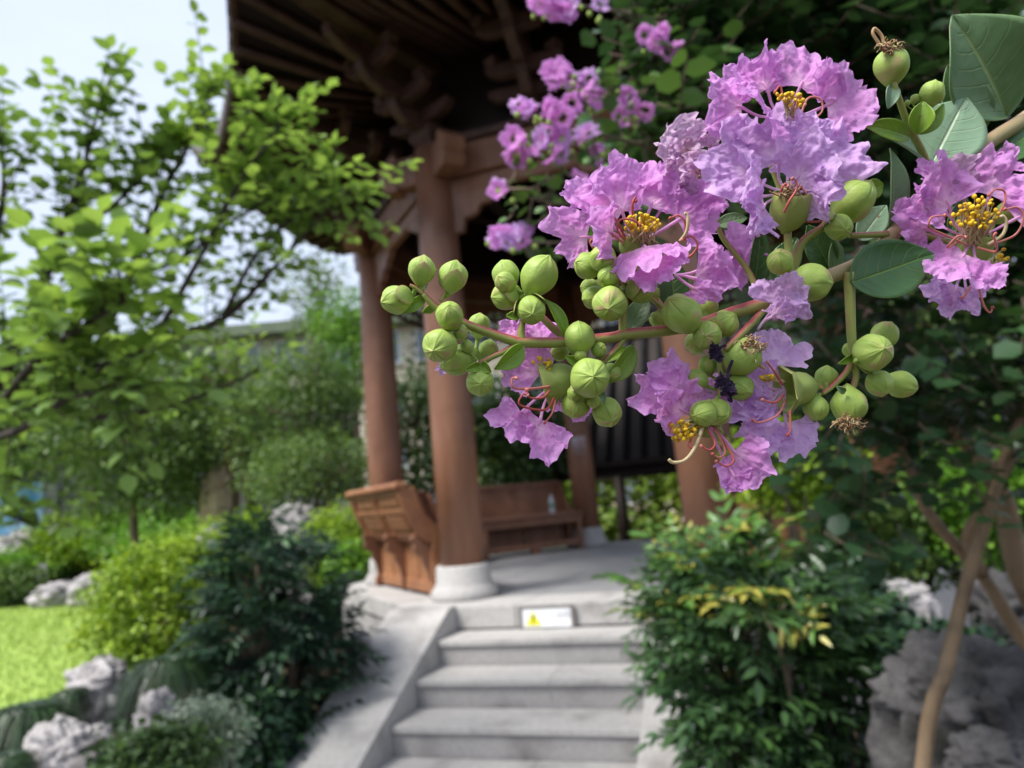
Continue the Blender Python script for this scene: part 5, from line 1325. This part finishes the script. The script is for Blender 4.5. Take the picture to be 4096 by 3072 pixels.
fleaf((3455, 770), (3535, 735), 40, LFY, .006, .004, .35, -.3, cup=.2, seed=7)
fleaf((3405, 1128), (3735, 1012), 122, LFD, -.002, -.004, -.08, .12, cup=.22, seed=8, sharp=.4)
fleaf((3990, 640), (4160, 500), 90, LFD, .016, .016, .05, .5, cup=.15, seed=9)
fleaf((3010, 1170), (3040, 900), 52, LFD, .012, .010, .1, -.3, cup=.35, seed=10)
fleaf((2700, 1240), (2680, 1020), 66, LFD, .012, .012, .08, .2, cup=.3, seed=11)
fleaf((2515, 1330), (2590, 1180), 46, LFG, .003, .006, .08, .3, cup=.3, seed=12)
fleaf((2262, 1352), (2180, 1195), 28, LFY, .000, .002, .2, -.5, cup=.6, seed=13)
fleaf((2092, 1385), (1978, 1478), 40, LFY, -.002, -.004, .25, .5, cup=.45, seed=14)
fleaf((2535, 1385), (2420, 1535), 50, LFY, .004, .002, .15, .6, cup=.4, seed=15)
fleaf((2520, 1395), (2425, 1450), 22, LFY, .006, .004, .15, -.4, cup=.4, seed=16)
fleaf((3320, 1080), (3230, 900), 62, LFD, .014, .014, .1, .3, cup=.3, seed=17)
fleaf((3330, 1100), (3340, 950), 40, LFG, .012, .012, .1, -.3, cup=.3, seed=18)
fleaf((3100, 1120), (3190, 950), 62, LFD, .016, .016, .1, .3, cup=.2, seed=19)
fleaf((2870, 900), (2990, 870), 34, LFG, .016, .014, .1, .2, cup=.3, seed=20)
fleaf((3440, 960), (3545, 820), 60, LFP, .022, .022, .1, .2, cup=.2, seed=21)
fleaf((3700, 1010), (3640, 790), 60, LFD, .022, .022, .1, -.3, cup=.3, seed=22)
fleaf((3630, 1010), (3800, 960), 30, LFG, .014, .014, .15, .2, cup=.3, seed=23)
fleaf((3690, 990), (3860, 990), 36, LFP, .018, .018, .1, .2, cup=.3, seed=24)
fleaf((3800, 930), (3870, 790), 38, LFD, .02, .02, .1, .2, cup=.3, seed=25)
fleaf((3570, 340), (3552, 435), 28, LFP, .0, .0, .2, .0, cup=.5, seed=26, name='bract_leaf')
fleaf((3670, 535), (3690, 405), 44, LFY, -.002, -.004, .2, .3, cup=.7, seed=27, name='bract_leaf')
fleaf((3670, 535), (3775, 415), 30, LFY, .0, -.002, .2, -.4, cup=.7, seed=28, name='bract_leaf')
fleaf((3408, 1425), (3352, 1455), 14, LFY, -.001, -.003, .2, .3, cup=.5, seed=29, name='bract_leaf')
fleaf((2085, 1260), (2025, 1262), 18, LFY, .0, .0, .2, .3, cup=.5, seed=30, name='bract_leaf')
fleaf((2330, 1455), (2260, 1425), 20, LFY, -.002, -.003, .25, .3, cup=.6, seed=31, name='bract_leaf')
fleaf((2395, 1560), (2418, 1615), 14, LFG, -.008, -.010, .2, .3, cup=.5, seed=32, name='bract_leaf')
fleaf((3380, 1570), (3345, 1545), 12, LFG, -.006, -.007, .3, .3, cup=.5, seed=33, name='bract_leaf')
fleaf((1700, 1185), (1610, 1255), 22, LFY, .002, .0, .2, .4, cup=.5, seed=34, name='bract_leaf')
fleaf((1740, 1225), (1690, 1250), 16, LFY, .004, .004, .2, .4, cup=.5, seed=35, name='bract_leaf')
fleaf((1700, 1160), (1745, 1075), 16, LFG, .004, .002, .2, .8, cup=.5, seed=36, name='bract_leaf')
fleaf((1918, 1462), (1860, 1480), 18, LFY, -.004, -.006, .3, .3, cup=.6, seed=37, name='bract_leaf')
fleaf((1922, 1455), (1965, 1490), 22, LFY, -.004, -.006, .3, -.3, cup=.6, seed=38, name='bract_leaf')

# flowers ---------------------------------------------------------------
def calyx(x, y, r, ax, ay, az, dz=0, opening=.5, parent=None, name='calyx'):
    """six-lobed cup seen on open flowers"""
    c = Q(x, y, dz); a = axv(ax, ay, az); M3 = a.to_track_quat('Z', 'Y').to_matrix(); s_ = mm(r, x); mb = MB(); nu = 48; vs, ts = [], []
    prof = [(.22, -1.15), (.28, -1.0), (.62, -.75), (.90, -.35), (1.0, .05), (1.0, .35)]
    rows = prof + [(1.02 + opening * .25, .6), (1.05 + opening * .6, .85), (1.05 + opening * .95, 1.05)]
    for j, (pr, pz) in enumerate(rows):
        for i in range(nu):
            p_ = 2 * math.pi * i / nu; seg = (i * 6 / nu) % 1; ds = min(seg, 1 - seg) * 2; k = max(0, j - 5) / 3
            half = 1 - k; off = (seg - .5); ang = p_ + (-off * (1 - half) * 2 * math.pi / 6)
            rr = pr * (1 + .04 * (1 - ds))
            vs.append(c + M3 @ Vector((rr * math.cos(ang), rr * math.sin(ang), pz)) * s_); ts.append(.3 + .5 * k - .2 * math.exp(-(ds / .15) ** 2))
    mb.add(vs, [(j * nu + i, j * nu + (i + 1) % nu, (j + 1) * nu + (i + 1) % nu, (j + 1) * nu + i) for j in range(len(rows) - 1) for i in range(nu)], ts)
    o = mb.build(name, CALY, parent, smo=True)
    sf = o.modifiers.new('thickness', 'SOLIDIFY'); sf.thickness = s_ * .08
    return o
def anther_geo(mb, p, r):
    q_ = Vector(rand_dirs(1)[0]).to_track_quat('Z', 'Y').to_matrix()
    mb.lathe(p, [(.15 * r, -.55 * r), (.75 * r, -.45 * r), (r, 0), (.75 * r, .45 * r), (.15 * r, .55 * r)], 7, tint=random.random(), M=q_)
def flower(c, petals, mat, fdz=0, stam=None, long_=(), cal=None, seed=0, ruffle=1.0, style=None):
    """c: pixel of the flower heart; petals: (x, y, half size px, depth[, tilt right, tilt down, material])"""
    F = Q(c[0], c[1], fdz); root = link('flower', None, T(F), FB); root.empty_display_size = .003
    for i, p in enumerate(petals):
        x, y, s_, dz = p[:4]; tx, ty = (p[4], p[5]) if len(p) > 5 else (random.uniform(-.5, .5), random.uniform(-.6, .2))
        m_ = p[6] if len(p) > 6 else mat
        mb = MB(); face = -fwd + rt * tx - up * ty
        petal_geo(mb, F, Q(x, y, dz), mm(s_ * .93, x), face, seed * 100 + i, ruffle=ruffle * (1.0 if m_ in (PK, LV) else 1.9))
        mb.build('petal', m_, root, smo=True)
    if cal: calyx(*cal, parent=root)
    if stam:
        # stam: base px, tip centre px, spread px, count, dz base, dz tip
        bx, by, tx, ty, spx, spy, n, d0, d1 = stam; fm, am = MB(), MB()
        for k in range(n):
            b_ = Q(bx + random.gauss(0, spx * .42), by + random.gauss(0, spy * .15), d0 + random.gauss(0, .001)); u, v = random.gauss(0, 1), random.gauss(0, 1)
            if u * u + v * v > 3: u *= .6; v *= .6
            e = Q(tx + u * spx * .75, ty + v * spy * .75, d1 + random.gauss(0, .0015)); mid = b_.lerp(e, .55) + (e - b_).orthogonal().normalized() * random.gauss(0, .0006)
            filament(fm, [b_, mid, e], .00022, .00013, random.random(), 3)
            if random.random() < .85: anther_geo(am, e, mm(random.uniform(8.5, 11.5), tx))
        fm.build('stamen_filaments', FILC, root, smo=True); am.build('anthers', ANTH, root, smo=True)
    for q_ in long_:
        mb = MB(); P = [Q(a[0], a[1], a[2] if len(a) > 2 else fdz - .002) for a in q_]; filament(mb, P, .00038, .00026, random.uniform(.1, .8), 6)
        anther_geo(mb, P[-1], mm(9)); mb.build('long_stamen', FILR, root, smo=True)
    if style:
        mb = MB(); filament(mb, [Q(a[0], a[1], a[2] if len(a) > 2 else fdz - .004) for a in style], .00055, .0005, .9, 6); mb.build('style', DRYF, root, smo=True)
    return root
# 1 upper flower
flower((3150, 470), [(3020, 285, 120, .004, .3, -.3), (2905, 415, 92, .000, .5, -.1), (3040, 420, 96, -.008, .2, -.5), (3225, 285, 112, .006, -.2, .1), (3375, 400, 108, .003, -.4, .1), (3195, 470, 60, .010), (2960, 330, 85, .008)], PK, .002,
       (3155, 480, 3170, 395, 48, 26, 26, .001, -.004), [[(3150, 470), (3130, 380), (3120, 345), (3100, 368)], [(3170, 470), (3200, 390), (3220, 420)], [(3200, 470), (3230, 395), (3280, 395), (3290, 440), (3265, 470)]], seed=1, style=[(3145, 480), (3142, 420), (3143, 375)])
# 2 flower below it, lavender, with its heart faded
flower((3150, 770), [(2944, 640, 124, -.004, .3, -.2), (3090, 560, 128, -.004, .1, -.3), (3175, 540, 100, .001, -.1, -.2), (3252, 500, 58, -.006, -.3, -.1), (3380, 590, 112, -.003, -.4, -.1), (3225, 660, 104, -.008, .1, -.6), (3290, 760, 86, -.010, -.3, .2), (3010, 790, 104, -.012, .4, .1), (3030, 850, 75, -.013, .3, .2), (3375, 680, 80, .000, -.3, .3)], LV, .0,
       None, [[(3120, 800, -.004), (3125, 760, -.008), (3140, 735, -.009), (3150, 745, -.009)], [(3135, 850, -.008), (3160, 800, -.010), (3185, 760, -.010), (3185, 725, -.010), (3170, 715, -.010)], [(3200, 820, -.005), (3225, 780, -.008), (3205, 750, -.008)], [(3180, 880, .0), (3280, 885, -.004), (3300, 830, -.006)]],
       (3156, 850, 74, .0, -.8, .4, -.002, -.12), seed=2)
# tangle of faded stamens on 2
def tuft_dry(x, y, r, n, dz, parent, ax=0, ay=-1, name='dried_stamens', lenf=1.0):
    mb = MB()
    for k in range(n):
        a = random.uniform(0, 6.28); q_ = random.uniform(.2, 1) * r
        p0 = (x + math.cos(a) * q_ * .7, y + math.sin(a) * q_ * .35); l = r * random.uniform(.3, .9) * lenf
        P = [Q(p0[0], p0[1], dz + random.uniform(-.002, .002))]; ang = math.atan2(ay, ax) + random.gauss(0, .9); cur = random.gauss(0, 1.4)
        cx_, cy_ = p0
        for s_ in range(4):
            cx_ += math.cos(ang) * l / 4; cy_ += math.sin(ang) * l / 4; ang += cur; P.append(Q(cx_, cy_, dz - .002 + random.uniform(-.0012, .0012)))
        filament(mb, P, .00022, .00014, random.random(), 3)
    return mb.build(name, DRYF, parent, smo=True)
tuft_dry(3156, 775, 62, 60, -.006, FB)
# 3 big flower at the middle
flower((2560, 960), [(2281, 945, 92, .006, .3, .2), (2340, 800, 88, .003, .4, -.2), (2445, 775, 112, .000, .2, -.5), (2500, 715, 96, .008, .1, -.3), (2620, 770, 108, .006, 0, -.1), (2700, 750, 84, .010, -.1, -.1), (2770, 850, 110, .004, -.3, .1), (2825, 775, 70, .006, -.4, -.2), (2405, 920, 84, -.008, .4, .1), (2600, 1010, 118, -.012, .0, .25), (2640, 1085, 78, -.013, .0, .4)], PK, .0,
       (2565, 975, 2570, 892, 66, 32, 70, .0, -.006), [[(2500, 950, -.004), (2470, 890, -.006), (2445, 855, -.006)], [(2490, 970, -.006), (2430, 920, -.006), (2415, 900, -.006)], [(2500, 960, -.006), (2470, 920, -.009), (2480, 880, -.010), (2530, 880, -.010), (2560, 900, -.010)], [(2535, 880, .0), (2530, 820, -.003), (2540, 790, -.003), (2543, 805, -.003)],
        [(2740, 960, -.004), (2740, 890, -.006), (2715, 862, -.006), (2682, 873, -.006)], [(2700, 1035, -.004), (2760, 1025, -.006), (2790, 980, -.007), (2765, 945, -.007), (2730, 960, -.006)], [(2380, 1000, .002), (2360, 970, .0), (2378, 950, .0), (2384, 972, .0)]],
       (2520, 985, 46, .1, -.8, .4, .002, .0), seed=3, style=[(2720, 965, -.005), (2745, 930, -.007), (2752, 890, -.008), (2748, 860, -.008), (2738, 853, -.008)])
# petals drooping right of flower 3
flower((2700, 1100), [(2850, 1125, 92, -.004, -.2, .3), (2880, 1050, 66, -.001, -.2, -.3), (2800, 1170, 40, -.005)], PK, .0, seed=4)
flower((3020, 1150), [(2945, 1000, 78, .012, .2, .0), (2985, 1075, 70, .014, .2, .0)], PK, .014, seed=5)
flower((3030, 1320), [(3150, 1170, 78, -.008, .0, -.1), (3120, 1240, 46, -.008, .3, .3)], LV, -.002, seed=6)
# withered one behind, upper left
flower((2830, 700), [(2725, 560, 86, .006, .3, .1, WI), (2700, 650, 72, .006, .2, .2, WI), (2760, 680, 66, .004, 0, .2, WI), (2845, 560, 40, .006, 0, 0, WI)], WI, .008, seed=7)
# 4 right flower
flower((3893, 960), [(3750, 760, 112, .0, .3, -.1), (3730, 680, 56, .004, .3, -.2), (3985, 710, 116, .004, -.2, -.1), (4040, 640, 60, .006, -.3, .1), (3860, 690, 62, .004, 0, -.1, WI), (3680, 815, 60, -.003, .4, 0), (3655, 905, 82, -.002, .4, .1), (3835, 1050, 98, -.008, .0, -.6), (3935, 1100, 62, -.008, -.2, .2), (4110, 850, 80, .0, -.5, 0)], PK, .0,
       (3905, 985, 3905, 850, 76, 50, 80, .0005, -.006), [[(3870, 980, -.004), (3780, 940, -.006), (3720, 910, -.008), (3725, 870, -.009), (3780, 862, -.009)], [(3830, 970, -.004), (3790, 990, -.006), (3830, 945, -.009), (3860, 950, -.009)], [(3960, 980, -.004), (4060, 940, -.006), (4095, 870, -.008), (4070, 830, -.008), (4020, 838, -.008)], [(3940, 940, -.002), (4010, 830, -.004), (4020, 770, -.004), (3985, 757, -.004), (3955, 780, -.004)], [(3910, 990, -.004), (3985, 1005, -.008), (3975, 945, -.010), (3982, 935, -.010)]],
       (3897, 1005, 62, .05, -.9, .3, .004, .0), seed=8, style=[(3950, 980, -.005), (4010, 940, -.007), (4025, 890, -.008), (4012, 865, -.008), (4002, 868, -.008)])
# lower right flower, hanging and soft
flower((3870, 1090), [(3755, 1120, 70, .012, .3, .3), (3800, 1190, 66, .012, .1, .4), (3860, 1200, 64, .014, -.1, .4), (3735, 1010, 50, .016, 0, 0), (3905, 1150, 46, .016)], LV, .012, (3960, 1080, 4000, 1020, 30, 40, 14, .014, .014), [[(3910, 1130, .01), (3935, 1220, .008), (3960, 1250, .008), (3970, 1230, .008)], [(3900, 1120, .01), (3860, 1180, .008), (3850, 1190, .008)]], seed=9)
# 6 bottom flower
flower((2834, 1700), [(2610, 1545, 76, -.002, .4, 0), (2680, 1515, 82, -.004, .2, -.3), (2690, 1620, 84, -.006, .2, .2), (2780, 1590, 52, .002, 0, -.1), (2860, 1560, 56, .008), (2990, 1860, 96, -.006, -.3, .3), (2950, 1930, 40, -.006, .1, .3)], PK, .0,
       (2815, 1690, 2735, 1725, 44, 34, 56, .001, -.005), [[(2830, 1720, -.004), (2860, 1770, -.006), (2840, 1800, -.008), (2805, 1785, -.008)], [(2860, 1710, -.002), (2910, 1790, -.005), (2935, 1840, -.007), (2905, 1865, -.007), (2865, 1845, -.007)], [(2700, 1680, -.003), (2675, 1700, -.005), (2690, 1725, -.006)], [(2860, 1715, -.002), (2900, 1800, -.005), (2880, 1830, -.005), (2850, 1815, -.005)], [(2770, 1740, -.004), (2755, 1785, -.006), (2775, 1790, -.006)]],
       (2840, 1670, 54, -.4, .7, .3, .006), seed=10, style=[(2810, 1710, -.004), (2780, 1790, -.007), (2740, 1840, -.009), (2695, 1850, -.009), (2675, 1838, -.009)])
# 7 flower facing left near the hanging stem
flower((3140, 1560), [(3085, 1400, 92, .004, 0, -.3), (3020, 1550, 92, .002, .3, 0), (2985, 1640, 64, .003, .2, .3), (3065, 1620, 60, -.001, .1, .3), (3060, 1740, 80, .002, .1, .4), (3145, 1750, 84, .003, -.2, .4), (2930, 1610, 46, .006)], LV, .0,
       (3130, 1530, 3065, 1510, 22, 14, 14, .0, -.002), [[(3135, 1580, -.003), (3100, 1610, -.006), (3050, 1600, -.006)], [(3140, 1600, -.003), (3110, 1660, -.006), (3040, 1690, -.007), (3010, 1680, -.007)], [(3160, 1640, -.004), (3160, 1720, -.006), (3150, 1740, -.006)], [(3130, 1540, -.004), (3100, 1490, -.006), (3070, 1450, -.006)]],
       (3200, 1553, 66, -1, .12, .15, .0, ), seed=11)
# 8 lower left flower
flower((2215, 1540), [(2045, 1310, 50, .012, .2, -.2), (2140, 1330, 96, .014, .1, -.2), (2110, 1460, 84, .004, .3, 0), (2190, 1400, 60, .014), (2050, 1680, 66, -.004, .4, -.2), (2140, 1735, 88, -.004, .1, .3), (2240, 1630, 40, .010), (2345, 1650, 44, .012)], PK, .002,
       (2180, 1490, 2175, 1455, 34, 22, 16, .004, .002), [[(2200, 1545, -.002), (2120, 1555, -.005), (2055, 1550, -.007), (2048, 1515, -.007), (2065, 1512, -.007)], [(2200, 1560, -.002), (2170, 1590, -.005), (2120, 1590, -.007), (2108, 1560, -.007)], [(2215, 1590, -.002), (2180, 1640, -.005), (2080, 1620, -.007), (2090, 1580, -.007), (2110, 1580, -.007)], [(2220, 1600, -.002), (2210, 1650, -.004), (2180, 1690, -.005)]],
       (2248, 1520, 70, -.92, .25, -.1, .004), seed=12)
# bud opening with a white petal tip
flower((1800, 1455), [(1760, 1478, 22, .004, .3, .3, LV)], LV, .004, seed=13)
# spent heads ------------------------------------------------------------
def spent(x, y, r, ax, ay, az, dz, n, curl=None, lenf=1.0):
    c = Q(x, y, dz); root = link('spent_flower', None, T(c), FB); root.empty_display_size = .003
    a = axv(ax, ay, az); q_ = a.to_track_quat('Z', 'Y').to_matrix().to_4x4(); s_ = mm(r, x); M = q_ @ Matrix.Diagonal((s_, s_, s_ * 1.02, 1)); M.translation = c
    link('seed_head', BUDS[random.randrange(8)], M, root)
    tuft_dry(x + ax * r * .95, y + ay * r * .95, r * .85, n, dz - .001 - az * s_ * .8, root, ax, ay, lenf=lenf)
    if curl:
        mb = MB(); filament(mb, [Q(p[0], p[1], dz - .003) for p in curl], .00055, .00045, .5, 6); mb.build('style', DRYF, root, smo=True)
    return root
spent(3566, 262, 66, -.1, -1, .25, .0, 90, [(3537, 200), (3530, 150), (3500, 115), (3492, 135), (3520, 180)])
spent(3396, 1620, 68, .0, 1, .3, -.002, 70, [(3330, 1690), (3370, 1700), (3395, 1740)], 1.3)
spent(2966, 1426, 76, .6, -.55, .5, -.002, 80, [(2980, 1370), (3020, 1410), (3040, 1460), (3060, 1475)])
# shrivelled petal remains
flower((2905, 1380), [(2860, 1400, 30, -.008, 0, .2, DK)], DK, -.008, seed=14)
flower((2930, 1440), [(2905, 1540, 34, -.009, .2, .3, DK), (2908, 1575, 24, -.009, .2, .3, DK)], DK, -.008, seed=15)
